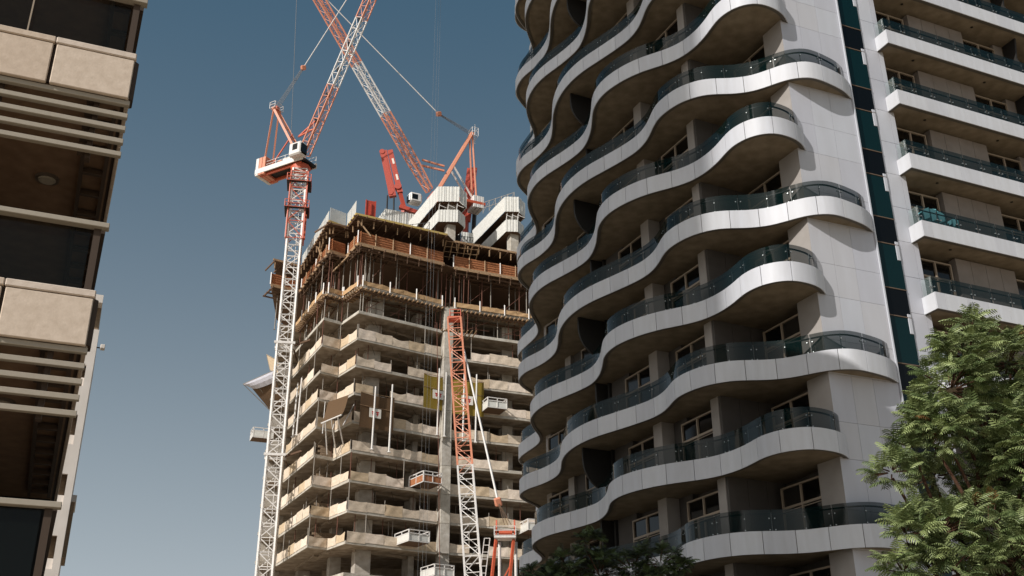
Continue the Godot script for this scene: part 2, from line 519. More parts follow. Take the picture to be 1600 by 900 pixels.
func apartment_tower() -> void:
	var root := thing("apartment_tower", "white high-rise with rippling curved balconies, glass balustrades and a straight balcony wing", "building", Q(CORNER.x, CORNER.y, -EYE))
	var top := 58.0
	a_line = smooth_line(A_LINE, 0.21)
	b_line = smooth_line(B_LINE, 0.21)
	# body behind the fronts
	var body := MB.new()
	body.prism(PackedVector2Array([AO(0.03, -0.06), AO(3.5, -0.06), AO(3.5, -3.0), AO(5.0, -3.0), AO(5.0, -1.4), AO(34, -1.9), AO(34, -16), TW(27, -9), TW(23.9, -2.0), TW(23.2, 0.1), TW(19.2, 0.75), TW(14.1, 1.35), TW(13.5, 1.85), TW(8.6, 1.5), TW(4.6, 1.3), TW(4.5, -0.9), TW(0.03, -0.6)]), 0.0, top)
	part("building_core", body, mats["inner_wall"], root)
	# white panelled front between the wavy facade and the glass strip
	var seams_y := [0.3]
	for k in range(-4, 13):
		seams_y.append(FLOOR0 + FLOOR_H * k + EYE); seams_y.append(FLOOR0 + FLOOR_H * k + 1.5 + EYE)
	var cols := [0.0, 1.11, 2.2, 3.5]
	for r in range(1, seams_y.size() - 1):
		for c in 3:
			var a: float = cols[c] + 0.006
			var b: float = cols[c + 1] - 0.006
			var w := MB.new()
			var mid := AO((a + b) / 2, -0.025)
			w.box(Vector3(mid.x, (seams_y[r] + seams_y[r + 1]) / 2, -mid.y), Vector3((b - a) / 2, (seams_y[r + 1] - seams_y[r]) / 2 - 0.006, 0.025), Basis(D3(EDIR), Vector3.UP, D3(NW)))
			part("wall_panel", w, mats[["white_wall", "white_wall_b", "white_wall_c"][rng.randi() % 3]], root)
	var side := MB.new()                               # return of the white front towards the balconies
	side.prism(PackedVector2Array([TW(0.0, 0.0), TW(1.3, 0.0), TW(1.3, -0.5), TW(0.0, -0.05)]), 0.0, top)
	part("pillar", side, mats["pillar"], root)
	var fin := MB.new()
	fin.prism(PackedVector2Array([AO(3.51, 0.07), AO(3.58, 0.07), AO(3.58, -0.6), AO(3.51, -0.6)]), 0.0, top)
	part("edge_fin", fin, mats["white_wall"], root)
	# dark glass strip
	for k in range(-4, 12):
		var y0 := 28.19 + FLOOR_H * (k - 4) + EYE
		for s in [[0.0, 1.29, "black_pane"], [1.31, 3.48, "teal_pane"]]:
			var g := MB.new()
			var c := AO(4.265, -0.16)
			g.box(Vector3(c.x, y0 + (s[0] + s[1]) / 2, -c.y), Vector3(0.68, (s[1] - s[0]) / 2 - 0.012, 0.02), Basis(D3(EDIR), Vector3.UP, D3(NW)))
			part("glass_strip_pane", g, mats[s[2]], root)
		var tr := MB.new()
		for yy in [y0 - 0.01, y0 + 1.30]:
			var c2 := AO(4.265, -0.145)
			tr.box(Vector3(c2.x, yy, -c2.y), Vector3(0.68, 0.022, 0.03), Basis(D3(EDIR), Vector3.UP, D3(NW)))
		stuff(part("strip_trim", tr, mats["strip_trim"], root))
		var br := MB.new()  # pale panel standing in for a patch of sunlight mirrored in the glass
		var c3 := AO(4.84, -0.145)
		br.box(Vector3(c3.x, y0 + 3.2, -c3.y), Vector3(0.09, 0.46, 0.03), Basis(D3(EDIR), Vector3.UP, D3(NW)), 0.01)
		part("strip_light_patch", br, mats["white_wall"], root)
	# pier beside the strip, in storey panels
	for k in range(-4, 12):
		var y0 := FLOOR0 + FLOOR_H * k + EYE
		for h in [[0.009, 1.74], [1.758, 3.491]]:
			for s in [[4.955, 5.87], [5.888, 6.15]]:
				var pm := MB.new()
				pm.prism(PackedVector2Array([AO(s[0], -0.2), AO(s[1], -0.2), AO(s[1], -0.9), AO(s[0], -0.9)]), y0 + h[0], y0 + h[1])
				part("pier_panel", pm, mats[["white_wall", "white_wall_b"][rng.randi() % 2]], root)
	# pillars, returns and windows behind the wavy balconies
	for s in [[4.45, 4.98, 2.2, 1.2, "pillar"], [8.5, 9.2, 2.42, 1.4, "pillar"], [18.85, 19.5, 1.32, 0.6, "pillar"], [22.6, 23.2, 0.72, 0.0, "pillar"]]:
		var pm := MB.new()
		pm.prism(PackedVector2Array([TW(s[0], s[2]), TW(s[1], s[2]), TW(s[1], s[3]), TW(s[0], s[3])]), 0.0, top)
		part(s[4], pm, mats["pillar"], root)
	for s in [[4.30, 4.446, 2.17, -0.8], [13.4, 13.56, 2.15, 1.5]]:
		for k in range(-3, 12):
			var yk := FLOOR0 + FLOOR_H * k + EYE
			var parts_n := 3 if s[0] < 5.0 else 1
			for q in parts_n:
				var pm := MB.new()
				var w0: float = lerpf(s[3], s[2], float(q) / parts_n) + 0.008
				var w1: float = lerpf(s[3], s[2], float(q + 1) / parts_n) - 0.008
				pm.prism(PackedVector2Array([TW(s[0], w1), TW(s[1], w1), TW(s[1], w0), TW(s[0], w0)]), yk - FLOOR_H + 0.42, yk + 0.055)
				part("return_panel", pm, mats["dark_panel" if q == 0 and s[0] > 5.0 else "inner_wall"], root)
	for s in [[7.45, 8.49, 1.75, 1.2], [11.7, 13.39, 2.0, 1.4], [13.57, 14.4, 1.7, 1.0], [17.1, 18.84, 1.15, 0.5]]:
		var pm := MB.new()
		pm.prism(PackedVector2Array([TW(s[0], s[2]), TW(s[1], s[2]), TW(s[1], s[3]), TW(s[0], s[3])]), 0.0, top)
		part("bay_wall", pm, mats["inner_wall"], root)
	for k in range(-3, 11):
		var fl := FLOOR0 + FLOOR_H * k + 0.42 + EYE
		for s in [[1.33, 2.45, -0.12], [4.99, 2.4, 2.08], [9.22, 2.4, 2.25], [14.5, 2.5, 1.62], [19.6, 2.6, 1.08]]:
			var lb := TW(s[0] + s[1], s[2])
			window(root, s[1], 2.72, Vector3(lb.x, fl, -lb.y), -UDIR, [-1, -1, 1, 9, -1, 3, -1][rng.randi() % 7])
	# privacy screens between the flats
	for k in range(-2, 11):
		var yk := FLOOR0 + FLOOR_H * k + EYE
		var reach := 3.62 if k % 2 == 0 else 2.72
		var pts := PackedVector2Array()                 # (w, height) outline with a rounded lower corner
		pts.append(Vector2(2.02, 0.058)); pts.append(Vector2(reach, 0.058)); pts.append(Vector2(reach, -0.55))
		var rr := minf(reach - 2.1, 1.5)
		for q in range(1, 9):
			var a := PI / 2 * q / 8.0
			pts.append(Vector2(reach - rr * (1 - cos(a)), -0.55 - 1.5 * sin(a)))
		pts.append(Vector2(2.02, -2.05))
		var pm := MB.new()
		var f0 := []
		var f1 := []
		for p in pts:
			var b0 := TW(13.72, p.x)
			var b1 := TW(13.84, p.x)
			f0.append(Vector3(b0.x, yk + p.y, -b0.y)); f1.append(Vector3(b1.x, yk + p.y, -b1.y))
		pm.turned(f0.duplicate(), D3(-UDIR))
		pm.turned(f1.duplicate(), D3(UDIR))
		for q in pts.size():
			var r := (q + 1) % pts.size()
			pm.face([f0[q], f0[r], f1[r], f1[q]])
		part("privacy_screen", pm, mats["dark_panel"], root)
	# wavy balconies, two alternating shapes
	for k in range(-3, 12):
		balcony_wave(root, a_line if absi(k) % 2 == 1 else b_line, k)
	# straight wing
	var rt_dir := EDIR.rotated(deg_to_rad(1.4))
	var rt_out := NW.rotated(deg_to_rad(1.4))
	var o0 := AO(5.78, 0.0)
	var RT := func(a: float, w: float) -> Vector2: return o0 + rt_dir * a + rt_out * w
	for k in range(0, 8):
		var y := FLOOR0 + FLOOR_H * k + EYE
		var sb := MB.new()
		var ln := 17.0
		sb.prism(PackedVector2Array([RT.call(0.06, 0.55), RT.call(ln, 0.55), RT.call(ln, -2.0), RT.call(0.4, -2.0), RT.call(0.4, -0.19), RT.call(0.06, -0.19)]), y + 0.05, y + 0.42)
		var slab := part("straight_balcony", sb, mats["soffit"], root)
		var rm := MB.new()
		rm.prism(PackedVector2Array([RT.call(0.03, 0.585), RT.call(ln, 0.585), RT.call(ln, 0.38), RT.call(0.2, 0.38), RT.call(0.2, -0.19), RT.call(0.03, -0.19)]), y + 0.012, y + 0.05)
		part("edge_trim", rm, mats["rim"], slab)
		var up := MB.new()
		up.prism(PackedVector2Array([RT.call(0.045, 0.565), RT.call(ln, 0.565), RT.call(ln, 0.45), RT.call(0.15, 0.45), RT.call(0.15, -0.19), RT.call(0.045, -0.19)]), y + 0.43, y + 0.76)
		part("upstand", up, mats["joint"], slab)
		var xs := [0.0, 0.55]
		while xs[-1] < ln: xs.append(xs[-1] + 1.25)
		for q in xs.size() - 1:
			var f := MB.new()
			f.prism(PackedVector2Array([RT.call(xs[q] + 0.005, 0.61), RT.call(xs[q + 1] - 0.005, 0.61), RT.call(xs[q + 1] - 0.005, 0.57), RT.call(xs[q] + 0.005, 0.57)]), y, y + 0.78)
			part("fascia_panel", f, mats[["cladding", "cladding_b", "cladding"][rng.randi() % 3]], slab)
		var f2 := MB.new()
		f2.prism(PackedVector2Array([RT.call(0.0, 0.565), RT.call(0.04, 0.565), RT.call(0.04, -0.19), RT.call(0.0, -0.19)]), y, y + 0.78)
		part("fascia_panel", f2, mats["cladding"], slab)
		var gx := [0.12]
		while gx[-1] < ln - 1.0: gx.append(gx[-1] + 1.16)
		var gy0 := y + 0.6
		var gy1 := y + 0.78 + 0.86
		var cl := MB.new()
		for q in gx.size() - 1:
			var g := MB.new()
			var a: Vector2 = RT.call(gx[q] + 0.015, 0.42)
			var b: Vector2 = RT.call(gx[q + 1] - 0.015, 0.42)
			g.face([Vector3(a.x, gy0, -a.y), Vector3(b.x, gy0, -b.y), Vector3(b.x, gy1, -b.y), Vector3(a.x, gy1, -a.y)])
			part("glass_panel", g, mats["balcony_glass"], slab)
			var c: Vector2 = RT.call(gx[q], 0.34)
			cl.bar(Vector3(c.x, gy0 - 0.2, -c.y), Vector3(c.x, gy1 - 0.05, -c.y), 0.05, 0.03, D3(rt_dir))
			for s in [-1.0, 1.0]:
				var cc: Vector2 = RT.call(gx[q] + s * 0.1, 0.42)
				var v := Vector3(cc.x, gy0 + 0.52, -cc.y)
				cl.tube(v - D3(rt_out) * 0.07, v + D3(rt_out) * 0.035, 0.034, 0.034, 7)
				cl.bar(v - D3(rt_dir) * (s * 0.1) - D3(rt_out) * 0.07, v - D3(rt_out) * 0.05, 0.025)
		var ge := MB.new()
		var e0: Vector2 = RT.call(0.12, 0.42)
		var e1: Vector2 = RT.call(0.12, -0.17)
		ge.face([Vector3(e1.x, gy0, -e1.y), Vector3(e0.x, gy0, -e0.y), Vector3(e0.x, gy1, -e0.y), Vector3(e1.x, gy1, -e1.y)])
		part("glass_panel", ge, mats["clear_glass"], slab)
		stuff(part("glass_clip", cl, mats["steel"], slab))
		var hr := MB.new()
		var h0: Vector2 = RT.call(0.2, 0.30)
		var h1: Vector2 = RT.call(ln, 0.30)
		hr.bar(Vector3(h0.x, gy1 - 0.14, -h0.y), Vector3(h1.x, gy1 - 0.14, -h1.y), 0.045)
		part("handrail", hr, mats["rail_dark"], slab)
		for dd in [2.2, 6.9, 11.5]:
			var dl := MB.new()
			var dp: Vector2 = RT.call(dd, -0.1)
			dl.tube(Vector3(dp.x, y + 0.03, -dp.y), Vector3(dp.x, y + 0.06, -dp.y), 0.07, 0.07, 10)
			part("downlight", dl, mats["dark_metal"], slab)
		# rooms behind
		var fl := y + 0.42
		for w in [[0.75, 1.95], [6.65, 2.3]]:
			var lb: Vector2 = RT.call(w[0], -0.72)
			window(root, w[1], 2.72, Vector3(lb.x, fl, -lb.y), rt_dir, [-1, 1, -1, 9][rng.randi() % 4])
		for q in 4:
			var x0 := 2.92 + q * 0.925
			var pm := MB.new()
			pm.prism(PackedVector2Array([RT.call(x0 + 0.01, -0.58), RT.call(x0 + 0.915, -0.58), RT.call(x0 + 0.915, -1.0), RT.call(x0 + 0.01, -1.0)]), fl, fl + 3.05)
			part("room_panel", pm, mats["wing_wall"], root)
		var pw := MB.new()
		pw.prism(PackedVector2Array([RT.call(8.98, -0.72), RT.call(9.6, -0.72), RT.call(9.6, -1.2), RT.call(8.98, -1.2)]), fl, fl + 3.05)
		part("room_panel", pw, mats["wing_wall"], root)
		for sx in [9.62]:
			var sc := MB.new()
			var prof := [Vector2(-0.7, 3.06), Vector2(0.16, 3.06), Vector2(-0.02, 1.9), Vector2(0.3, 0.9), Vector2(0.36, 0.1), Vector2(-0.7, 0.1)]
			var g0 := []
			var g1 := []
			for p in prof:
				var b0: Vector2 = RT.call(sx, p.x)
				var b1: Vector2 = RT.call(sx + 0.1, p.x)
				g0.append(Vector3(b0.x, fl + p.y, -b0.y)); g1.append(Vector3(b1.x, fl + p.y, -b1.y))
			for tri in [[0, 1, 2], [0, 2, 5], [2, 3, 4], [2, 4, 5]]:
				sc.turned([g0[tri[0]], g0[tri[1]], g0[tri[2]]], D3(-rt_dir))
				sc.turned([g1[tri[0]], g1[tri[1]], g1[tri[2]]], D3(rt_dir))
			for q in 6: sc.face([g0[q], g0[(q + 1) % 6], g1[(q + 1) % 6], g1[q]])
			part("privacy_screen", sc, mats["dark_panel"], root)
	# things left on one balcony
	var cy := FLOOR0 + FLOOR_H + EYE + 3.5 + 0.42
	for q in 2:
		var cp: Vector2 = RT.call([1.35, 2.6][q], 0.0)
		var o := thing("draped_cloth", ["large turquoise sheet hung over a drying rack behind the balcony glass", "small turquoise towel hung behind the balcony glass"][q], "cloth", Vector3(cp.x, cy, -cp.y))
		var cm := MB.new()
		var hw: float = [0.75, 0.28][q]
		var hh: float = [1.45, 1.2][q]
		for s in 10:
			var a := lerpf(-hw, hw, s / 10.0)
			var b := lerpf(-hw, hw, (s + 1) / 10.0)
			var ya := hh - 0.35 * pow(absf(a / hw), 3.0)
			var yb := hh - 0.35 * pow(absf(b / hw), 3.0)
			var da := 0.05 * sin(a * 14.0)
			var db := 0.05 * sin(b * 14.0)
			var ba: Vector2 = RT.call([1.35, 2.6][q] + a, 0.12 + da)
			var bb: Vector2 = RT.call([1.35, 2.6][q] + b, 0.12 + db)
			var ca: Vector2 = RT.call([1.35, 2.6][q] + a, -0.12 + da)
			var cb: Vector2 = RT.call([1.35, 2.6][q] + b, -0.12 + db)
			cm.face([Vector3(ba.x, cy + 0.35, -ba.y), Vector3(bb.x, cy + 0.35, -bb.y), Vector3(bb.x, cy + yb, -bb.y), Vector3(ba.x, cy + ya, -ba.y)])
			cm.face([Vector3(ba.x, cy + ya, -ba.y), Vector3(bb.x, cy + yb, -bb.y), Vector3(cb.x, cy + yb, -cb.y), Vector3(ca.x, cy + ya, -ca.y)])
			cm.face([Vector3(ca.x, cy + ya, -ca.y), Vector3(cb.x, cy + yb, -cb.y), Vector3(cb.x, cy + 0.5, -cb.y), Vector3(ca.x, cy + 0.5, -ca.y)])
		part("cloth_sheet", cm, mats["turquoise_cloth"], o)
		var lg := MB.new()
		for s in [-1.0, 1.0]:
			var lp: Vector2 = RT.call([1.35, 2.6][q] + s * hw * 0.8, 0.0)
			lg.bar(Vector3(lp.x, cy + 0.002, -lp.y), Vector3(lp.x, cy + hh - 0.3, -lp.y), 0.03)
		part("rack_leg", lg, mats["steel"], o)

# ---------------------------------------------------------------- view, sky, sun, ground
func setup_view() -> void:
	var cam := Camera3D.new()
	cam.name = "camera"
	cam.fov = 30.34
	cam.far = 6000.0
	cam.near = 0.1
	cam.position = Vector3(0, EYE, 0)
	cam.rotation_degrees = Vector3(24.5, 0, -0.35)
	add_child(cam)
	cam.current = true
	var sky_mat := ProceduralSkyMaterial.new()
	sky_mat.sky_top_color = Color(0.185, 0.313, 0.402)
	sky_mat.sky_horizon_color = Color(0.735, 0.765, 0.78)
	sky_mat.sky_curve = 0.2
	sky_mat.ground_bottom_color = Color(0.38, 0.365, 0.34)
	sky_mat.ground_horizon_color = Color(0.62, 0.61, 0.59)
	sky_mat.sun_angle_max = 75.0
	sky_mat.sun_curve = 0.62
	var sky := Sky.new()
	sky.sky_material = sky_mat
	var env := Environment.new()
	env.background_mode = Environment.BG_SKY
	env.sky = sky
	env.tonemap_mode = Environment.TONE_MAPPER_LINEAR
	env.tonemap_exposure = 1.2
	env.sdfgi_enabled = true
	env.ssao_enabled = true
	env.ssil_enabled = true
	var we := WorldEnvironment.new()
	we.name = "world"
	we.environment = env
	add_child(we)
	var sun := DirectionalLight3D.new()
	sun.name = "sun"
	sun.light_color = Color(1.0, 0.98, 0.955)
	sun.light_energy = 1.12
	sun.light_angular_distance = 0.5
	sun.shadow_enabled = true
	add_child(sun)
	var to_sun := Vector3(-1.66, 1.43, 1.75)
	sun.look_at_from_position(to_sun.normalized() * 400.0, Vector3.ZERO, Vector3.UP)

func ground() -> void:
	var g := MB.new()
	g.face([Vector3(-2500, 0, 2500), Vector3(2500, 0, 2500), Vector3(2500, 0, -2500), Vector3(-2500, 0, -2500)])
	var o := part("ground", g, mats["paving"], self)
	o.set_meta("kind", "structure"); o.set_meta("label", "pale paved ground of the building site and forecourts"); o.set_meta("category", "ground")
	var r := MB.new()
	r.box(Vector3(4.5, 0.002, -20), Vector3(3.2, 0.002, 90), Basis.IDENTITY)
	var o2 := part("road", r, mats["asphalt"], self)
	o2.set_meta("kind", "structure"); o2.set_meta("label", "asphalt street running between the office block and the tower"); o2.set_meta("category", "road")

# ---------------------------------------------------------------- the stone office block in front, and the towers around it
const OFFD := Vector2(-0.402, 0.9156)                # inwards
const OFF := Vector2(-5.57, 12.95)
func FB(a: float, b: float) -> Vector2: return OFF - EDIR * a + OFFD * b     # a: along the front away from the corner, b: inwards

func office_block() -> void:
	var root := thing("office_building", "stone-clad office block corner with louvres, dark glass loggias and a brown soffit", "building", Q(OFF.x, OFF.y, -EYE))
	var face_b := Basis(D3(EDIR), Vector3.UP, D3(NW))
	var side_b := Basis(D3(-OFFD), Vector3.UP, D3(-OFFD).cross(Vector3.UP))
	var H := 3.87
	for f in range(-2, 5):
		var st := 9.77 + H * (f - 1) + EYE          # top of the stone upstand
		var seen := f >= -1 and f <= 2
		var sl := MB.new()                          # floor slab, its underside is the brown ceiling below
		sl.prism(PackedVector2Array([FB(0.10, 0.12), FB(18, 0.12), FB(18, 11.0), FB(0.10, 11.0)]), st - 0.77, st - 0.45)
		part("floor_slab", sl, mats["brown_soffit"], root)
		var up := MB.new()                          # dark backing behind the stone
		up.prism(PackedVector2Array([FB(0.05, 0.07), FB(18, 0.07), FB(18, 0.2), FB(0.2, 0.2), FB(0.2, 11.0), FB(0.05, 11.0)]), st - 0.74, st - 0.03)
		part("upstand", up, mats["brown_metal"], root)
		for q in (5 if seen else 0):                # stone panels of the front
			var x0 := 0.0 + q * 1.12
			var pm := MB.new()
			var c := FB(x0 + 0.55, 0.03)
			pm.box(Vector3(c.x, st - 0.455, -c.y), Vector3(0.537, 0.335, 0.035), face_b, 0.012)
			part("stone_panel", pm, mats[["stone", "stone_b", "stone_c"][q % 3]], root)
			var cp := MB.new()
			cp.box(Vector3(c.x, st - 0.055, -c.y), Vector3(0.556, 0.053, 0.05), face_b, 0.014)
			part("coping_stone", cp, mats[["stone_c", "stone_b", "stone"][q % 3]], root)
		if not seen:
			var pm := MB.new()
			var c := FB(9, 0.03)
			pm.box(Vector3(c.x, st - 0.40, -c.y), Vector3(9, 0.4, 0.035), face_b)
			part("stone_band", pm, mats["stone"], root)
		else:
			var pm2 := MB.new()
			var c := FB(11.8, 0.03)
			pm2.box(Vector3(c.x, st - 0.40, -c.y), Vector3(6.2, 0.4, 0.035), face_b)
			part("stone_band", pm2, mats["stone"], root)
		for q in 8:
			var sp := MB.new()
			var c := FB(0.02, 0.09 + 0.69 + q * 1.38)
			sp.box(Vector3(c.x, st - 0.40, -c.y), Vector3(0.68, 0.39, 0.03), side_b, 0.01)
			part("stone_panel", sp, mats["stone_b"], root)
		var ep := MB.new()
		ep.prism(PackedVector2Array([FB(0.0, 0.05), FB(-0.055, 0.10), FB(-0.055, 0.30), FB(0.0, 0.34)]), st - 0.76, st - 0.10)
		part("end_plate", ep, mats["brown_metal"], root)
		# louvre slats hung below
		for q in 5:
			var sm := MB.new()
			var c := FB(8.98, 0.10)
			sm.box(Vector3(c.x, st - 0.835 - q * 0.2155, -c.y), Vector3(9.0, 0.037, 0.045), face_b, 0.006)
			part("louvre_slat", sm, mats["slat"], root)
		for q in 7:
			var hm := MB.new()
			var a := 0.42 + q * 1.28
			var c := FB(a, 0.27)
			hm.box(Vector3(c.x, st - 1.28, -c.y), Vector3(0.035, 0.50, 0.07), face_b)
			for s in 5:
				var c2 := FB(a + 0.055, 0.21)
				hm.box(Vector3(c2.x, st - 0.82 - s * 0.2155, -c2.y), Vector3(0.09, 0.02, 0.10), face_b)
			part("louvre_hanger", hm, mats["brown_metal"], root)
		# ladder frame under the slab edge along the open side
		var ld := MB.new()
		for s in [0.16, 0.52]:
			var c := FB(s, 4.6)
			ld.box(Vector3(c.x, st - 0.83, -c.y), Vector3(4.2, 0.06, 0.03), side_b)
		part("soffit_rail", ld, mats["brown_metal"], root)
		for q in 11:
			var lr := MB.new()
			var c := FB(0.34, 0.8 + q * 0.76)
			lr.box(Vector3(c.x, st - 0.85, -c.y), Vector3(0.045, 0.04, 0.15), side_b)
			part("soffit_rung", lr, mats["brown_metal"], root)
		for q in 2:
			var c := FB(1.02 + q * 3.4, 2.92)
			var lm := MB.new()
			lm.tube(Vector3(c.x, st - 0.77, -c.y), Vector3(c.x, st - 0.81, -c.y), 0.19, 0.185, 24)
			var l := part("ceiling_lamp", lm, mats["lamp_body"], root)
			var lm2 := MB.new()
			lm2.tube(Vector3(c.x, st - 0.81, -c.y), Vector3(c.x, st - 0.835, -c.y), 0.14, 0.12, 24)
			part("lamp_lens", lm2, mats["slat"], l)
		# rail and dark glass above the stone
		var rl := MB.new()
		var rc := FB(8.97, 0.06)
		rl.box(Vector3(rc.x, st + 0.985, -rc.y), Vector3(9.0, 0.038, 0.07), face_b, 0.008)
		part("rail", rl, mats["slat"], root)
		var rs := MB.new()
		var rsc := FB(0.07, 5.5)
		rs.box(Vector3(rsc.x, st + 0.985, -rsc.y), Vector3(5.3, 0.036, 0.06), side_b)
		part("rail", rs, mats["brown_metal"], root)
		var ps := MB.new()
		var pc := FB(0.11, 0.12)
		ps.box(Vector3(pc.x, st + 0.47, -pc.y), Vector3(0.045, 0.475, 0.05), face_b)
		part("corner_post", ps, mats["brown_metal"], root)
		for q in 6:
			var a0 := 0.19 + q * 1.34
			var gm := MB.new()
			var g0 := FB(a0, 0.12)
			var g1 := FB(a0 + 1.315, 0.12)
			var gh := Vector3(0, 0.94, 0)
			gm.face([P(g1, st - EYE), P(g0, st - EYE), P(g0, st - EYE) + gh, P(g1, st - EYE) + gh])
			part("glass_pane", gm, mats["office_glass"], root)
			var mm := MB.new()
			var mc := FB(a0 + 1.327, 0.115)
			mm.box(Vector3(mc.x, st + 0.47, -mc.y), Vector3(0.010, 0.475, 0.02), face_b)
			part("mullion", mm, mats["frame"], root)
		for q in 5:
			var b0 := 0.2 + q * 2.0
			var gm := MB.new()
			var g0 := FB(0.1, b0)
			var g1 := FB(0.1, b0 + 1.97)
			var gh := Vector3(0, 0.94, 0)
			gm.face([P(g0, st - EYE), P(g1, st - EYE), P(g1, st - EYE) + gh, P(g0, st - EYE) + gh])
			part("glass_pane", gm, mats["office_side_glass"], root)
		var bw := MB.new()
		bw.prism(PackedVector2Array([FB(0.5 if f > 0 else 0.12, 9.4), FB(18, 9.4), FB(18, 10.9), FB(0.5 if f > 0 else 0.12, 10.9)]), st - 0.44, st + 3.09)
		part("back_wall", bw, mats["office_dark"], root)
	var cr := MB.new()
	cr.prism(PackedVector2Array([FB(0.05, 0.05), FB(18, 0.05), FB(18, 11.0), FB(0.05, 11.0)]), 25.3, 34.6)
	part("top_storey", cr, mats["stone"], root)
	var lower := MB.new()
	lower.prism(PackedVector2Array([FB(0.1, 0.1), FB(18, 0.1), FB(18, 11.0), FB(0.1, 11.0)]), 0.0, 3.0)
	part("ground_storey", lower, mats["office_dark"], root)

func neighbour_towers() -> void:
	# the tall tower across the quarter, up-sun: it throws its shade over the wavy facade
	var up_sun := Vector2(-0.6882, -0.7255)
	var across := Vector2(0.7255, -0.6882)
	var c0 := across * -36.0 + up_sun * 125.0
	var t := thing("distant_tower", "tall stone tower standing up-sun whose shade lies on the wavy balconies", "building", Q(c0.x, c0.y, -EYE))
	var corner := func(p: float, q: float) -> Vector2: return across * p + up_sun * q
	var top := 158.0
	var m := MB.new()
	m.prism(PackedVector2Array([corner.call(-22.0, 112.0), corner.call(-22.0, 138.0), corner.call(-50.5, 138.0), corner.call(-50.5, 112.0)]), 0.0, top)
	part("wall", m, mats["opposite_stone"], t)
	for k in 38:
		var wb := MB.new()
		wb.prism(PackedVector2Array([corner.call(-23.5, 111.94), corner.call(-23.5, 112.4), corner.call(-49.0, 112.4), corner.call(-49.0, 111.94)]), 4.0 + k * 4.0, 6.4 + k * 4.0)
		part("window_band", wb, mats["black_pane"], t)
	var rp := MB.new()
	rp.prism(PackedVector2Array([corner.call(-26.0, 116.0), corner.call(-26.0, 134.0), corner.call(-46.0, 134.0), corner.call(-46.0, 116.0)]), top, top + 5.0)
	part("roof", rp, mats["opposite_stone"], t)
	# the white tower behind the office block
	var r := thing("white_apartment_block", "narrow white tower front with dark recessed openings behind the office block", "building", Q(-27, 59, -EYE))
	var o := Vector2(-24.78, 59.0)
	var W := func(a: float, b: float) -> Vector2: return o - EDIR * a - NW * b
	var box := func(a0: float, a1: float, b0: float, b1: float, y0: float, y1: float, called: String, mt: String) -> void:
		var bm := MB.new()
		bm.prism(PackedVector2Array([W.call(a0, b0), W.call(a1, b0), W.call(a1, b1), W.call(a0, b1)]), y0 + EYE, y1 + EYE)
		part(called, bm, mats[mt], r)
	box.call(0.0, 0.385, 0.0, 9.0, -EYE, 24.3, "edge_pier", "tower_white")
	box.call(3.2, 6.0, 0.02, 9.0, -EYE, 24.3, "wall", "tower_white")
	box.call(0.385, 3.2, 1.0, 8.9, -EYE, 24.2, "recess_wall", "block")
	var tops := [22.0, 18.95, 15.46, 12.0, 8.5, 5.0]
	var bots := [20.7, 17.2, 13.7, 10.2, 6.7, 3.2]
	var upper := 24.3
	for i in 6:
		box.call(0.385, 3.2, 0.004, 0.25, tops[i], upper - 0.012, "spandrel_panel", "tower_white")
		upper = bots[i]
		box.call(0.39, 3.19, 0.25, 0.99, bots[i] - 0.3, bots[i] - 0.02, "opening_floor", "block")
		box.call(0.39, 3.19, 0.3, 0.36, bots[i], bots[i] + 0.6, "balustrade", "tower_white")
	box.call(0.385, 3.2, 0.004, 0.25, -EYE, upper - 0.012, "spandrel_panel", "tower_white")
	box.call(0.08, 6.0, -0.5, 6.0, 25.85, 26.35, "roof_canopy", "tower_white")
	box.call(0.10, 6.0, 0.4, 6.0, 24.31, 25.84, "roof_room", "block")
	box.call(-0.28, -0.005, 2.0, 5.0, 14.35, 14.75, "side_ledge", "tower_white")
	box.call(-0.22, -0.005, 2.1, 5.0, 11.2, 14.34, "side_bay", "block")
	var cam_at: Vector2 = W.call(-0.30, 0.0)
	var c := thing("security_camera", "small pale camera on a short arm at the edge of the white tower", "camera", Q(cam_at.x, cam_at.y, 23.1))
	var cm := MB.new()
	cm.bar(P(W.call(-0.002, 0.1), 23.2), P(W.call(-0.3, 0.1), 23.2), 0.06)
	part("arm", cm, mats["dark_metal"], c)
	var ch := MB.new()
	ch.box(P(W.call(-0.34, 0.02), 23.22), Vector3(0.13, 0.13, 0.22), Basis(D3(EDIR), Vector3.UP, D3(NW)), 0.03)
	part("housing", ch, mats["tower_white"], c)

# ---------------------------------------------------------------- the tower under construction
const C0 := Vector2(-30.2, 137.5)
const C1 := Vector2(-24.1, 125.3)
const C1B := Vector2(-22.05, 127.0)
const C2 := Vector2(-19.35, 123.2)
const CP := Vector2(-9.3, 129.9)
const RR := Vector2(-7.95, 130.5)
const RE := Vector2(9.0, 137.2)
const CL := Vector2(-32.5, 135.8)
const S0 := 24.0
const SH := 3.6

func inset(p: Vector2, q: Vector2, by: float) -> Array:    # edge moved inwards (building lies to the left of p->q)
	var d := (q - p).normalized()
	var nn := Vector2(-d.y, d.x) * by
	return [p + nn, q + nn]

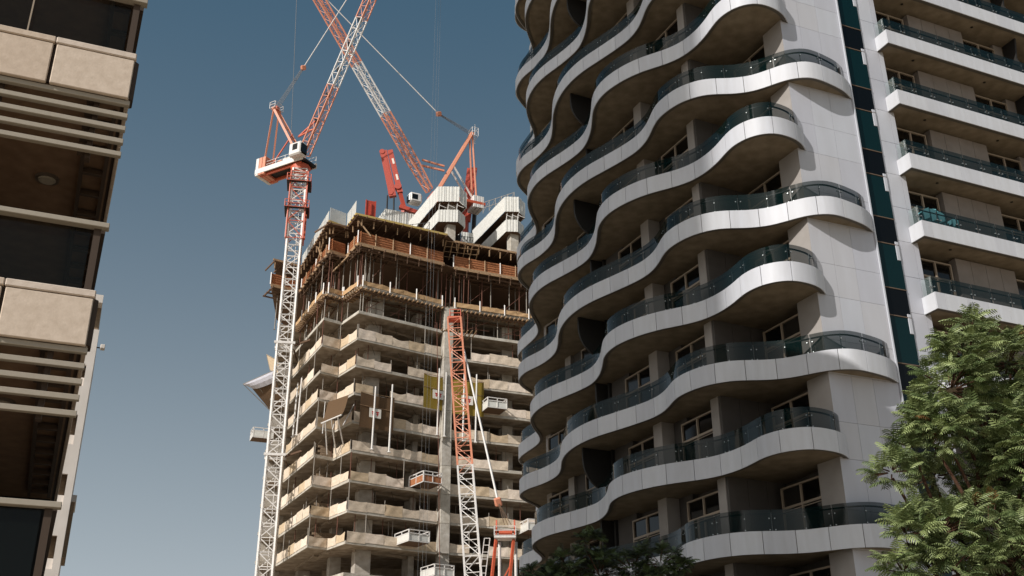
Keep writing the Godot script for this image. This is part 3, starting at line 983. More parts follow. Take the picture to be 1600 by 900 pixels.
func sheet(root: Node3D, a: Vector2, b: Vector2, y0: float, y1: float, seed_: int, m: Material, called := "safety_sheet", sag := 0.10) -> void:
	var mb := MB.new()
	var d := (b - a)
	var l := d.length()
	d /= l
	var out := Vector2(d.y, -d.x)
	var nx := maxi(3, int(l / 0.3))
	var ny := 4
	var r := RandomNumberGenerator.new()
	r.seed = seed_
	var ph := [r.randf() * 6.0, r.randf() * 6.0, r.randf() * 6.0, r.randf_range(2.0, 4.5), r.randf_range(-1.5, 1.5)]
	var droop := r.randf_range(0.0, sag * 1.4)
	var pts := []
	for j in ny + 1:
		var row := []
		for i in nx + 1:
			var f := float(i) / nx
			var g := float(j) / ny
			var x := f * l
			var bulge := 0.032 * sin(x * ph[3] + g * ph[4] * 3.0 + ph[0]) + 0.015 * sin(x * 5.3 + ph[1] - g * 4.0)
			bulge *= 0.35 + 0.65 * sin(PI * g)
			var yy := lerpf(y0, y1, g) - droop * sin(PI * f) * g - 0.04 * g * absf(sin(x * 2.1 + ph[2]))
			var q := a + d * x + out * (0.07 + bulge)
			row.append(Vector3(q.x, yy, -q.y))
		pts.append(row)
	var nr := []
	for j in ny + 1:
		var row := []
		for i in nx + 1:
			var du: Vector3 = pts[j][mini(i + 1, nx)] - pts[j][maxi(i - 1, 0)]
			var dv: Vector3 = pts[mini(j + 1, ny)][i] - pts[maxi(j - 1, 0)][i]
			row.append(du.cross(dv).normalized())
		nr.append(row)
	for j in ny:
		for i in nx:
			mb.quadn(pts[j][i], pts[j][i + 1], pts[j + 1][i + 1], pts[j + 1][i], nr[j][i], nr[j][i + 1], nr[j + 1][i + 1], nr[j + 1][i])
	part(called, mb, m, root)

func corrugated(root: Node3D, a: Vector2, b: Vector2, y0: float, y1: float, m: Material, called := "screen_panel") -> void:
	var l := a.distance_to(b)
	var d := (b - a) / l
	var out := Vector2(d.y, -d.x)
	var n := maxi(2, roundi(l / 1.2))
	for s in n:
		var mb := MB.new()
		var x := l * s / n + 0.01
		var xe := l * (s + 1) / n - 0.01
		var prof := PackedVector2Array()
		var k := 0
		while x < xe:
			prof.append(a + d * x + out * (0.05 if (k / 2) % 2 == 0 else 0.0))
			x += 0.03 if k % 2 == 1 else 0.17
			k += 1
		prof.append(a + d * xe + out * (0.05 if (k / 2) % 2 == 0 else 0.0))
		for i in prof.size() - 1:
			mb.face([Vector3(prof[i].x, y0, -prof[i].y), Vector3(prof[i + 1].x, y0, -prof[i + 1].y), Vector3(prof[i + 1].x, y1, -prof[i + 1].y), Vector3(prof[i].x, y1, -prof[i].y)])
		var e := MB.new()
		part(called, mb, m, root)

func along_edge(a: Vector2, b: Vector2, step: float, margin := 0.25) -> Array:
	var l := a.distance_to(b)
	var n := maxi(1, roundi((l - 2 * margin) / step))
	var out := []
	for i in n + 1: out.append(a.move_toward(b, margin + (l - 2 * margin) * i / n))
	return out

func construction_tower() -> void:
	var root := thing("construction_tower", "unfinished concrete tower with stepped slabs, beige safety sheets and formwork at its top", "building", Q(-15, 135, -EYE))
	var outline := PackedVector2Array([C1, C1B, C2, CP, Vector2(-8.9, 130.4), RR, RE, Vector2(13, 150), Vector2(-30, 163), Vector2(-34.2, 147.5), CL, C0])
	var edges := [[CL, C0], [C0, C1], [C1, C1B], [C1B, C2], [C2, CP], [RR, RE], [Vector2(-34.2, 147.5), CL]]
	var core := MB.new()
	core.prism(PackedVector2Array([Vector2(-17, 139.5), Vector2(7, 146), Vector2(3, 158), Vector2(-26, 155), Vector2(-25, 141)]), 0.0, 66.0 + EYE)
	part("core_wall", core, mats["concrete_soffit"], root)
	# columns
	var cols := [[-18.1, 127.9, 0.95, 0.85], [-8.65, 130.75, 0.62, 0.75], [-22.0, 132.2, 0.7, 0.7], [-27.6, 141.6, 0.8, 0.8], [-1.0, 137.2, 0.75, 0.7], [-13.0, 132.6, 0.35, 1.4], [5.5, 139.5, 1.0, 0.8], [-32.2, 141.5, 1.4, 0.8]]
	for c in cols:
		for k in range(-1 if c[0] != -8.65 else -1, 9):
			if c[0] == -13.6 and k > 5: continue
			var mb := MB.new()
			var y0 := S0 + SH * k + EYE + 0.36
			if k == -1: y0 = 0.0
			mb.box(Vector3(c[0], (y0 + S0 + SH * (k + 1) + EYE) / 2, -c[1]), Vector3(c[2], (S0 + SH * (k + 1) + EYE - y0) / 2 - 0.001, c[3]), Basis(D3(EDIR), Vector3.UP, D3(NW)), 0.03)
			part("column", mb, mats["concrete_b" if k % 2 == 0 else "concrete"], root)
	# the pier that runs past the slabs on the front, pour by pour
	for k in range(0, 8):
		var mb := MB.new()
		mb.box(Vector3(-8.62, S0 + SH * k + 1.8 + EYE, -130.35), Vector3(0.62, SH / 2 - 0.012, 0.75), Basis(D3(EDIR), Vector3.UP, D3(NW)), 0.03)
		part("front_pier", mb, mats["concrete_b" if k % 3 else "concrete"], root)
	var seedn := 1
	for k in range(-1, 10):
		var y := S0 + SH * k + EYE
		var mb := MB.new()
		var pl := outline
		mb.prism(pl, y, y + 0.36)
		var slab := part("floor_slab", mb, mats["concrete_soffit"], root)
		var eb := MB.new()                              # pale cast edge of the slab
		for e in edges:
			var ii := inset(e[0], e[1], 0.12)
			var d: Vector2 = (e[1] - e[0]).normalized()
			var o: Vector2 = Vector2(d.y, -d.x) * 0.02
			eb.prism(PackedVector2Array([e[0] + o, e[1] + o, ii[1], ii[0]]), y - 0.015, y + 0.37)
		part("slab_edge", eb, mats["concrete_b"], slab)
		var bm := MB.new()                              # drop beams
		for s in [[C1B + UDIR * 0.3 + EDIR * 0.2, C1B + UDIR * 14.0], [C2 + UDIR * 3.2 + EDIR * 2.0, CP + UDIR * 4.0], [RR + UDIR * 3.5, RE + UDIR * 3.5], [C1 + EDIR * 2.2 + UDIR * 4.0, C0 + EDIR * 2.6]]:
			bm.bar(P(s[0], y - EYE - 0.12), P(s[1], y - EYE - 0.12), 0.5, 0.3)
		part("drop_beam", bm, mats["concrete_soffit"], slab)
		if k < 0: continue
		var y0 := y + 0.36
		# guard posts and sheets
		if k <= 7:
			for e in edges:
				if e[0] == CL or (e[1] == CL): continue
				var sp := along_edge(e[0], e[1], 2.6, 0.12)
				for i in sp.size() - 1:
					if k == 7 and e[0] == RR and i < 1: continue
					if k == 5 and e[0] == C2 and i == 1: continue
					if rng.randf() < 0.05: continue
					seedn += 1
					var mt: String = ["sheet", "sheet", "sheet_b", "sheet_c", "sheet"][(seedn * 7 + k) % 5]
					sheet(root, sp[i], sp[i + 1], y0 - 0.02 - 0.16 * rng.randf(), y0 + rng.randf_range(0.98, 1.24), seedn * 13 + k, mats[mt], "safety_sheet", 0.22 if rng.randf() < 0.3 else 0.08)
				for i in sp.size():
					if rng.randf() < 0.55: continue
					var pb := MB.new()
					var ii: Vector2 = sp[i]
					var tall := rng.randf() < 0.30
					pb.tube(P(ii, y - EYE + 0.36), P(ii, y - EYE + (SH if tall else rng.randf_range(1.5, 2.3))), 0.06 if tall else 0.045, 0.06 if tall else 0.045, 6)
					part("guard_post", pb, mats["prop_steel" if rng.randf() < 0.75 else "prop_rust"], root)
			for e in [[C2, CP, 5], [RR, RE, 6], [C0, C1, 5]]:
				for q in e[2]:
					var ii := inset(e[0], e[1], rng.randf_range(0.5, 3.2))
					var at: Vector2 = ii[0].lerp(ii[1], rng.randf_range(0.05, 0.95))
					var pp := MB.new()
					pp.tube(P(at, y - EYE + 0.36), P(at, y - EYE + SH), 0.05, 0.05, 6)
					part("prop", pp, mats["prop_steel" if q % 2 else "prop_rust"], root)
			for q in 3:
				var ii := inset(C2, CP, 1.2)
				var at: Vector2 = ii[0].lerp(ii[1], rng.randf_range(0.1, 0.9))
				var hb := MB.new()
				hb.tube(P(at, y - EYE + SH - 0.1), P(at + Vector2(0.4, 0.1), y - EYE + SH - rng.randf_range(0.6, 1.6)), 0.025, 0.025, 5)
				part("hanging_cable", hb, mats["dark_metal"], root)
			# block walls set back on the left
			if k < 6:
				for c in 2:
					var wb := MB.new()
					var a: Vector2 = C1 + EDIR * 1.6 + UDIR * (3.2 + c * 3.4)
					for r in 7:
						for q in 5:
							var bc: Vector2 = a + EDIR * (q * 0.62 + (0.3 if r % 2 else 0.0))
							wb.box(P(bc, y - EYE + 0.36 + 0.15 + r * 0.3), Vector3(0.295, 0.138, 0.1), Basis(D3(EDIR), Vector3.UP, D3(NW)))
					stuff(part("block_wall", wb, mats["block"], root))
		# propped floors below the formwork
		if k == 8 or k == 9:
			var hgt := SH if k == 8 else 5.6
			var steel := MB.new()
			var first := true
			var pm: ArrayMesh
			var pm2: ArrayMesh
			for v in 2:
				var qb := MB.new()
				qb.tube(Vector3.ZERO, Vector3(0, hgt * 0.55, 0), 0.075, 0.075, 6)
				qb.tube(Vector3(0, hgt * 0.55, 0), Vector3(0, hgt - 0.37, 0), 0.05, 0.05, 6)
				qb.box(Vector3(0, 0.01, 0), Vector3(0.14, 0.01, 0.14))
				qb.box(Vector3(0, hgt - 0.38, 0), Vector3(0.14, 0.01, 0.14))
				if v == 0: pm = qb.mesh(mats["prop_steel"])
				else: pm2 = qb.mesh(mats["prop_rust"])
			for e in edges:
				if e[1] == CL: continue
				for row in 2:
					var ii := inset(e[0], e[1], 0.7 + row * 1.7)
					for q in along_edge(ii[0], ii[1], 1.3 if k == 9 else 1.6, 0.5):
						if rng.randf() < 0.3: continue
						var jit := Vector2(rng.randf_range(-0.2, 0.2), rng.randf_range(-0.2, 0.2))
						shared("prop", pm if rng.randf() < 0.62 else pm2, root, Basis.IDENTITY, P(q + jit, y - EYE + 0.36))
			# bracing between the props
			for e in [[C2, CP], [RR, RE], [C0, C1]]:
				var ii := inset(e[0], e[1], 0.8)
				for q in 3:
					var hb := MB.new()
					var p0: Vector2 = ii[0].lerp(ii[1], 0.1 + 0.3 * q)
					var p1: Vector2 = ii[0].lerp(ii[1], 0.3 + 0.3 * q)
					hb.tube(P(p0, y - EYE + 1.0), P(p1, y - EYE + hgt * 0.8), 0.04, 0.04, 5)
					hb.tube(P(p0, y - EYE + 1.5), P(p1, y - EYE + 1.5), 0.035, 0.035, 5)
					part("brace", hb, mats["prop_rust"], root)
	formwork(root)

func formwork(root: Node3D) -> void:
	var ring := [[C0, C1], [C1, C1B], [C1B, C2], [C2, CP], [RR, RE]]
	# timber edge and joists round the ninth slab
	var y9 := S0 + SH * 9 + EYE
	for e in ring:
		var d: Vector2 = (e[1] - e[0]).normalized()
		var out := Vector2(d.y, -d.x)
		var sp := along_edge(e[0] + out * 0.2, e[1] + out * 0.2, 3.0, 0.0)
		for i in sp.size() - 1:
			sheet(root, sp[i], sp[i + 1], y9 + 0.30, y9 + 1.0, 900 + i + int(e[0].x * 3), mats["sheet_d"], "timber_sheet", 0.12)
		for q in along_edge(e[0], e[1], 0.62, 0.1):
			var jb := MB.new()
			jb.bar(P(q - out * 1.4, y9 - EYE - 0.13), P(q + out * 0.42, y9 - EYE - 0.13), 0.14, 0.2)
			part("joist", jb, mats["timber"], root)
		for w in [0.35, 2.4]:
			var wb := MB.new()
			var ii := inset(e[0], e[1], w)
			wb.bar(P(ii[0], y9 - EYE - 0.34), P(ii[1], y9 - EYE - 0.34), 0.2, 0.16)
			part("waler", wb, mats["timber_dark"], root)
		for q in along_edge(e[0] + out * 0.3, e[1] + out * 0.3, 3.6, 0.2):
			var gp := MB.new()
			gp.bar(P(q, y9 - EYE + 0.05), P(q, y9 - EYE + 1.6), 0.13, 0.13)
			part("guard_post", gp, mats["crane_white"], root)
	# the tenth deck: pale edge, orange shutter boards and soldiers
	var y10 := 62.2 + EYE
	var y11 := 66.2 + EYE
	var k10 := PackedVector2Array([C1 + Vector2(0.2, -0.6), C1B + Vector2(0.1, -0.7), C2 + Vector2(-0.5, -0.6), CP + Vector2(0.2, -1.0), RR + Vector2(0.1, -0.5), RE, Vector2(13, 150), Vector2(-30, 163), Vector2(-35.5, 147.5), CL + Vector2(-1.3, -0.6), C0])
	var dk := MB.new()
	dk.prism(k10, y10, y10 + 0.16)
	part("formwork_deck", dk, mats["timber_dark"], root)
	var n10 := k10.size()
	for pr in [[9, 10], [10, 0], [0, 1], [1, 2], [2, 3], [4, 5]]:
		var a: Vector2 = k10[pr[0]]
		var b: Vector2 = k10[pr[1]]
		var d := (b - a).normalized()
		var out := Vector2(d.y, -d.x)
		var eb := MB.new()
		eb.prism(PackedVector2Array([a + out * 0.06, b + out * 0.06, b - out * 0.08, a - out * 0.08]), y10 - 0.10, y10 + 0.34)
		part("deck_edge", eb, mats["timber"], root)
		var sp := along_edge(a - out * 0.35, b - out * 0.35, 2.4, 0.0)
		for i in sp.size() - 1:
			var pb := MB.new()
			var mid: Vector2 = (sp[i] + sp[i + 1]) / 2
			pb.box(P(mid, y10 - EYE + 1.22), Vector3(sp[i].distance_to(sp[i + 1]) / 2 - 0.02, 0.84, 0.03), Basis(D3(d), Vector3.UP, D3(out)))
			for r in 5:
				pb.box(P(mid + out * 0.06, y10 - EYE + 0.5 + r * 0.34), Vector3(sp[i].distance_to(sp[i + 1]) / 2 - 0.03, 0.035, 0.03), Basis(D3(d), Vector3.UP, D3(out)))
			part("shutter_board", pb, mats["plywood"], root)
			var sb := MB.new()
			sb.bar(P(sp[i] + out * 0.15, y10 - EYE + 0.34), P(sp[i] + out * 0.15, y10 - EYE + 2.15), 0.12, 0.12)
			part("soldier", sb, mats["timber" if i % 3 else "crane_white"], root)
		for q in along_edge(a, b, 1.6, 0.3):
			var jb := MB.new()
			jb.bar(P(q - out * 3.2, y10 - EYE - 0.2), P(q + out * 0.35, y10 - EYE - 0.2), 0.16, 0.24)
			jb.bar(P(q - out * 0.1, y10 - EYE - 0.1), P(q - out * 0.15, y10 - EYE - 1.0), 0.09)
			part("bracket", jb, mats["timber_dark"], root)
			var hb := MB.new()
			hb.bar(P(q + out * 0.1, y11 - EYE - 0.3), P(q + out * 0.05, y11 - EYE - 1.25), 0.12)
			part("hanger", hb, mats["timber"], root)
		for w in [0.5, 1.6, 3.0]:
			var wb := MB.new()
			wb.bar(P(a - out * w, y10 - EYE - 0.42), P(b - out * w, y10 - EYE - 0.42), 0.18)
			part("waler", wb, mats["timber_dark"], root)
	# upper dark deck with yellow edge
	var k11 := PackedVector2Array()
	for p in k10: k11.append(p)
	k11[0] += Vector2(-0.2, -0.9); k11[1] += Vector2(-0.1, -0.6); k11[2] += Vector2(-0.4, -0.7); k11[3] += Vector2(0.4, -0.9)
	var ud := MB.new()
	ud.prism(k11, y11, y11 + 0.14)
	part("upper_deck", ud, mats["timber_dark"], root)
	for pr in [[10, 0], [0, 1], [1, 2], [2, 3], [4, 5], [9, 10]]:
		var a: Vector2 = k11[pr[0]]
		var b: Vector2 = k11[pr[1]]
		var d := (b - a).normalized()
		var out := Vector2(d.y, -d.x)
		var eb := MB.new()
		eb.prism(PackedVector2Array([a + out * 0.06, b + out * 0.06, b - out * 0.06, a - out * 0.06]), y11 - 0.02, y11 + 0.26)
		part("deck_edge", eb, mats["yellow" if pr[0] < 3 and pr[0] != 4 else "timber"], root)
		for q in along_edge(a, b, 1.25, 0.2):
			var jb := MB.new()
			jb.bar(P(q - out * 3.6, y11 - EYE - 0.12), P(q + out * 0.25, y11 - EYE - 0.12), 0.14, 0.22)
			part("bracket", jb, mats["timber_dark"], root)
		if pr[0] == 10 or pr[0] < 2:
			var sp := along_edge(a, b, 2.2, 0.05)
			for i in sp.size() - 1:
				var gm := MB.new()
				var mid: Vector2 = (sp[i] + sp[i + 1]) / 2
				var hl: float = sp[i].distance_to(sp[i + 1]) / 2 - 0.03
				var tall := 1.9 if pr[0] != 10 else 1.5
				for q in int(hl * 2 / 0.16):
					gm.box(P(mid + d * (-hl + 0.08 + q * 0.16), y11 - EYE + 0.26 + tall / 2), Vector3(0.052, tall / 2, 0.02), Basis(D3(d), Vector3.UP, D3(out)))
				part("edge_barrier", gm, mats["screen_white"], root)
	# raking timbers on the left corner
	for s in [[C1 + Vector2(-1.6, 3.2), 63.4, C1 + Vector2(-2.6, 5.4), 66.0], [C1 + Vector2(-2.8, 5.8), 62.8, C1 + Vector2(-1.4, 3.2), 65.8], [C1B + Vector2(-1.6, -0.4), 60.2, C1B + Vector2(0.6, -1.6), 62.0], [C2 + Vector2(-0.7, -0.4), 65.8, C2 + Vector2(1.0, -0.2), 63.6]]:
		var tb := MB.new()
		tb.bar(P(s[0], s[1]), P(s[2], s[3]), 0.16)
		part("raking_timber", tb, mats["timber"], root)
	# white screens round the lift cores
	var yb := 66.4 + EYE
	var sw: Material = mats["screen_white"]
	var F := Vector2(-18.75, 139.3)
	corrugated(root, F + UDIR * 6.0, F, yb, 76.7 + EYE, sw)
	corrugated(root, F, Vector2(-12.5, 142.0), yb, 76.6 + EYE, sw)
	corrugated(root, Vector2(-7.6, 142.2), Vector2(1.4, 145.2), yb, 74.2 + EYE, sw)
	for s in [[Vector2(-10.35, 130.0), 3.1, 0.0], [Vector2(-0.95, 132.6), 2.0, -0.25]]:
		var o: Vector2 = s[0]
		var w: float = s[1]
		for ringy in [[72.6, 75.0, 0.0], [69.5, 71.4, 0.18]]:
			var i: float = ringy[2]
			var y0: float = ringy[0] + s[2] + EYE
			var y1: float = ringy[1] + s[2] + EYE
			var a := o + Vector2(i, i)
			var b := o + Vector2(w - i, i + 0.1)
			var c := b + Vector2(0.85, 1.9)
			corrugated(root, a + UDIR * 11.5, a, y0, y1, sw)
			corrugated(root, a, b, y0, y1, sw)
			corrugated(root, b, c, y0, y1, sw)
			corrugated(root, c, c + UDIR * 10.0, y0, y1, sw)
			var fl := MB.new()
			fl.prism(PackedVector2Array([a + Vector2(0.1, 0.1), b + Vector2(-0.1, 0.1), c + Vector2(-0.1, 0), c + UDIR * 10.0, a + UDIR * 11.5 + EDIR * 0.1]), y0 + 0.02, y0 + 0.1)
			part("screen_floor", fl, mats["timber_dark"], root)
		var co := MB.new()
		co.box(P(o + Vector2(w * 0.55, 1.7), 70.5), Vector3(0.62, 4.2, 0.7), Basis(D3(EDIR), Vector3.UP, D3(NW)), 0.04)
		part("column", co, mats["concrete_b"], root)
		var wl := MB.new()
		wl.prism(PackedVector2Array([o + Vector2(0.8, 4.5), o + Vector2(w, 4.5), o + Vector2(w - 3, 12), o + Vector2(-3.2, 12)]), yb, 74.0 + EYE)
		part("core_wall", wl, mats["dark_panel"], root)
		for q in 3:
			var bb := MB.new()
			var p0 := o + Vector2(0.2 + q * w * 0.4, 0.3)
			bb.bar(P(p0, 71.3 + s[2]), P(p0 + Vector2(0.15, 0.1), 72.7 + s[2]), 0.10)
			bb.bar(P(p0, 72.2 + s[2]), P(p0 + Vector2(1.0, 0.3), 71.9 + s[2]), 0.08)
			part("screen_strut", bb, mats["crane_white"], root)
	# scaffold tubes on the second screen and on the deck
	for s in [[Vector2(-4.2, 138.0), Vector2(0.4, 135.0), 75.0], [Vector2(-15.2, 129.2), Vector2(-11.2, 128.4), 66.6], [Vector2(-7.4, 132.0), Vector2(-5.4, 132.6), 66.4]]:
		var tb := MB.new()
		var a: Vector2 = s[0]
		var b: Vector2 = s[1]
		var n := 5
		for q in n + 1:
			var p := a.lerp(b, float(q) / n)
			tb.bar(P(p, s[2]), P(p, s[2] + 1.9), 0.06)
			if q < n:
				var p2 := a.lerp(b, float(q + 1) / n)
				tb.bar(P(p, s[2] + 0.2), P(p2, s[2] + 1.7), 0.045)
		for h in [0.9, 1.8]: tb.bar(P(a, s[2] + h), P(b, s[2] + h), 0.055)
		stuff(part("scaffold_tubes", tb, mats["prop_steel" if s[2] > 70 else "dark_metal"], root))
	# slatted grid beside the pier and planks poking out
	var gr := MB.new()
	for q in 6:
		gr.bar(Q(-8.9 + q * 0.9, 129.0 + q * 0.25, 66.0), Q(-9.6 + q * 0.9, 131.4 + q * 0.25, 64.3), 0.13, 0.05)
	for q in 4:
		gr.bar(Q(-8.9 - q * 0.2, 129.1 + q * 0.65, 65.9 - q * 0.45), Q(-4.4 - q * 0.2, 130.3 + q * 0.65, 65.9 - q * 0.45), 0.12, 0.05)
	part("timber_grid", gr, mats["timber"], root)
	for q in 9:
		var pk := MB.new()
		var p := Vector2(-9.6 + q * 0.55, 130.4 + q * 0.12)
		pk.bar(P(p + UDIR * 0.8, 52.6), P(p - UDIR * 1.1, 53.2), 0.16, 0.06)
		part("plank", pk, mats["timber"], root)
	for q in 7:                                        # tall rods standing in front of the pier
		var rb := MB.new()
		var p := Vector2(-10.2 + q * 0.62 + (0.5 if q > 3 else 0.0), 129.9 + q * 0.2)
		rb.tube(P(p, 53.0), P(p + Vector2(0.1, 0.1), 61.6), 0.06, 0.06, 5)
		part("starter_bar", rb, mats["prop_rust"], root)
	# red shutter standing on the deck
	var rp := MB.new()
	rp.box(Q(-19.2, 127.2, 69.4), Vector3(0.62, 1.75, 0.08), Basis(D3(EDIR), Vector3.UP, D3(NW)))
	for s in [-1.0, 1.0]: rp.box(Q(-19.2 + s * 0.6, 127.15 + s * 0.25, 69.4), Vector3(0.06, 1.8, 0.14), Basis(D3(EDIR), Vector3.UP, D3(NW)))
	rp.box(Q(-19.15, 127.0, 69.8), Vector3(0.10, 0.9, 0.1), Basis(D3(EDIR), Vector3.UP, D3(NW)))
	var red := thing("steel_shutter", "upright red steel shutter standing on the deck edge of the unfinished tower", "shutter", Q(-19.2, 127.2, 66.4))
	part("plate", rp, mats["machine_red"], red)

# ---------------------------------------------------------------- things fixed to or hung from the unfinished tower
func loading_platform(label: String, at: Vector2, dir_out: Vector2, y: float, w: float, l: float, lining: String) -> void:
	var o := thing("loading_platform", label, "platform", P(at, y), "loading platforms pushed out of the unfinished tower")
	var side := Vector2(-dir_out.y, dir_out.x)
	var bs := Basis(D3(side), Vector3.UP, D3(side).cross(Vector3.UP))
	var mid := at + dir_out * (l / 2 - 0.6)
	var fm := MB.new()
	fm.box(P(mid, y + 0.06), Vector3(w / 2, 0.06, l / 2), bs)
	part("floor", fm, mats["timber_dark"], o)
	for s in [-1.0, 1.0]:
		var sd := MB.new()
		var c: Vector2 = mid + side * (s * w / 2)
		sd.box(P(c, y + 0.52), Vector3(0.03, 0.38, l / 2 - 0.05), bs)
		part("side_panel", sd, mats[lining], o)
		var rl := MB.new()
		for h in [0.05, 0.95, 1.35]: rl.box(P(c, y + h), Vector3(0.055, 0.05, l / 2), bs)
		for q in 3:
			rl.box(P(c + dir_out * ((q - 1) * (l / 2 - 0.06)), y + 0.7), Vector3(0.055, 0.7, 0.055), bs)
		part("side_rail", rl, mats["crane_white"], o)
	var en := MB.new()
	var ec := mid + dir_out * (l / 2)
	for h in [0.05, 0.95, 1.35]: en.box(P(ec, y + h), Vector3(w / 2, 0.05, 0.05), bs)
	for q in 3: en.box(P(ec + side * ((q - 1) * w / 2), y + 0.7), Vector3(0.05, 0.7, 0.05), bs)
	part("end_rail", en, mats["crane_white"], o)
	var ep := MB.new()
	ep.box(P(ec - dir_out * 0.05, y + 0.5), Vector3(w / 2 - 0.06, 0.36, 0.02), bs)
	part("end_panel", ep, mats["plywood" if lining == "plywood" else "screen_white"], o)

func hang_notice(called_parent: Node3D, c: Vector3, bs: Basis, w: float) -> void:    # white notice with a red mark
	var mb := MB.new()
	mb.box(c, Vector3(w, w * 0.75, 0.02), bs)
	var n := part("notice", mb, mats["sign_white"], called_parent)
	var r := MB.new()
	for s in [-1.0, 1.0]:
		r.box(c + bs.x * (w * 0.36 * s) + bs.y * (w * 0.16) + bs.z * 0.026, Vector3(w * 0.25, w * 0.10, 0.006), bs)
		r.box(c + bs.x * (w * 0.36 * s) - bs.y * (w * 0.20) + bs.z * 0.026, Vector3(w * 0.08, w * 0.24, 0.006), bs)
		r.box(c + bs.x * (w * 0.36 * s) - bs.y * (w * 0.14) + bs.z * 0.03, Vector3(w * 0.22, w * 0.05, 0.006), bs)
	part("red_mark", r, mats["sign_red"], n)

func site_gear() -> void:
	var fout := Vector2(0.69, -0.73)                    # out of the front between the salient corner and the pier
	var fdir := Vector2(0.73, 0.69)
	var e := (CP - C2).normalized()
	var out := Vector2(e.y, -e.x)
	loading_platform("loading platform with orange lining, pushed out three floors under the brown net", C2 + e * 9.6, out, S0 + SH * 2 + 0.5, 2.5, 3.6, "plywood")
	loading_platform("white loading platform two floors under the orange-lined one", C2 + e * 8.0, out, S0 + SH * 0 + 0.5, 2.7, 3.6, "screen_white")
	loading_platform("white loading platform at the foot of the tower beside the concrete pier", C2 + e * 11.6, out, S0 - SH + 0.5, 2.6, 3.4, "screen_white")
	loading_platform("white loading platform beside the yellow nets under the sunlit slab", RR + EDIR * 5.4, NW, S0 + SH * 5 + 0.4, 2.6, 3.2, "screen_white")
	loading_platform("white loading platform half hidden behind the curved balconies", RR + EDIR * 10.6, NW, S0 + SH * 1 - 0.4, 2.2, 3.2, "screen_white")
	loading_platform("white loading platform on the shaded left flank beside the crane mast", Vector2(-32.6, 136.6), -EDIR, S0 + SH * 4 + 1.8, 2.0, 2.7, "screen_white")
	# hung nets
	var specs := [["safety_net", "yellow debris net with a white notice, hung beside the concrete pier", C2 + e * 9.3 + out * 0.5, CP + out * 0.5, 41.9, 46.4, "net_yellow", 0.72],
		["safety_net", "yellow debris net with a white notice, hung right behind the leaning orange lattice boom", RR + NW * 0.5, RR + EDIR * 4.3 + NW * 0.5, 41.7, 46.4, "net_yellow", 0.45],
		["safety_net", "brown debris net with a white notice, hung on two white poles", C2 + e * 0.6 + out * 0.6, C2 + e * 5.2 + out * 0.6, 37.9, 42.3, "net_brown", 0.42]]
	var i := 0
	for s in specs:
		var a: Vector2 = s[2]
		var b: Vector2 = s[3]
		var o := thing(s[0], s[1], "net", P(a.lerp(b, 0.5), s[4]), "debris nets on the unfinished tower")
		sheet(o, a, b, s[4] + EYE, s[5] + EYE, 77 + i, mats[s[6]], "net", 0.2)
		var d := (b - a).normalized()
		var dn := Vector2(d.y, -d.x)
		hang_notice(o, P(a.lerp(b, s[7]) + dn * 0.34, s[4] + 1.9), Basis(D3(d), Vector3.UP, D3(dn)), 0.78)
		var rp := MB.new()
		rp.tube(P(a + dn * 0.1, s[5]), P(b + dn * 0.1, s[5]), 0.04, 0.04, 5)
		rp.tube(P(a + dn * 0.12, s[4] + (s[5] - s[4]) * 0.62), P(b + dn * 0.12, s[4] + (s[5] - s[4]) * 0.6), 0.035, 0.035, 5)
		part("net_rope", rp, mats["timber"], o)
		i += 1
	# white standing poles that carry the nets
	var poles := [[C2 + e * 2.3 + out * 0.95, 35.2, 43.2, "white pole in front of the brown net, towards the salient slab corner"], [C2 + e * 4.6 + out * 0.95, 35.2, 43.9, "white pole in front of the brown net, towards the concrete pier"],
		[C2 + e * 11.2 + out * 1.0, 38.4, 47.3, "white pole beside the yellow net left of the concrete pier"], [CP + out * 0.9 + e * 0.2, 38.4, 47.0, "white pole against the edge of the concrete pier"],
		[RR + EDIR * 1.3 + NW * 1.1, 38.0, 47.2, "white pole behind the leaning orange boom"], [RR + EDIR * 3.0 + NW * 1.1, 38.0, 47.2, "white pole right of the leaning orange boom"],
		[C1 + UDIR * 6.6 - EDIR * 0.7, 39.2, 47.0, "white pole by the lattice mast, nearer the slab corner"], [C1 + UDIR * 7.6 - EDIR * 0.9, 39.2, 46.6, "white pole by the lattice mast, nearer the mast"]]
	for s in poles:
		var o := thing("support_pole", s[3], "pole", P(s[0], s[1]), "white poles holding the debris nets")
		var mb := MB.new()
		mb.tube(P(s[0], s[1]), P(s[0] + Vector2(0.1, 0.05), s[2]), 0.12, 0.10, 8)
		part("tube", mb, mats["crane_white"], o)
		var ft := MB.new()
		ft.box(P(s[0], s[1] + 0.04), Vector3(0.2, 0.04, 0.2))
		part("foot_plate", ft, mats["crane_white"], o)
	# outrigger catch nets
	var fan := thing("catch_fan", "grey tarpaulin catch fan sticking out left of the lattice mast", "catch fan", Q(-33.4, 136.0, 45.4), "catch fans on the unfinished tower")
	var fm := MB.new()
	var fa := [Q(-36.7, 137.0, 48.3), Q(-31.5, 131.8, 48.3), Q(-31.2, 132.4, 47.0), Q(-36.1, 137.3, 47.0)]
	for u in 10:
		for v in 3:
			var g := func(x: float, yv: float) -> Vector3:
				var p: Vector3 = fa[0].lerp(fa[1], x).lerp(fa[3].lerp(fa[2], x), yv)
				return p + Vector3(-0.25, 0.12 * sin(x * 31.0), 0.2) * sin(PI * yv) + Vector3(0.5, 0.9, 0) * pow(1.0 - x, 4.0) * yv
			fm.face([g.call(u / 10.0, v / 3.0), g.call(u / 10.0, (v + 1) / 3.0), g.call((u + 1) / 10.0, (v + 1) / 3.0), g.call((u + 1) / 10.0, v / 3.0)])
	var un := MB.new()
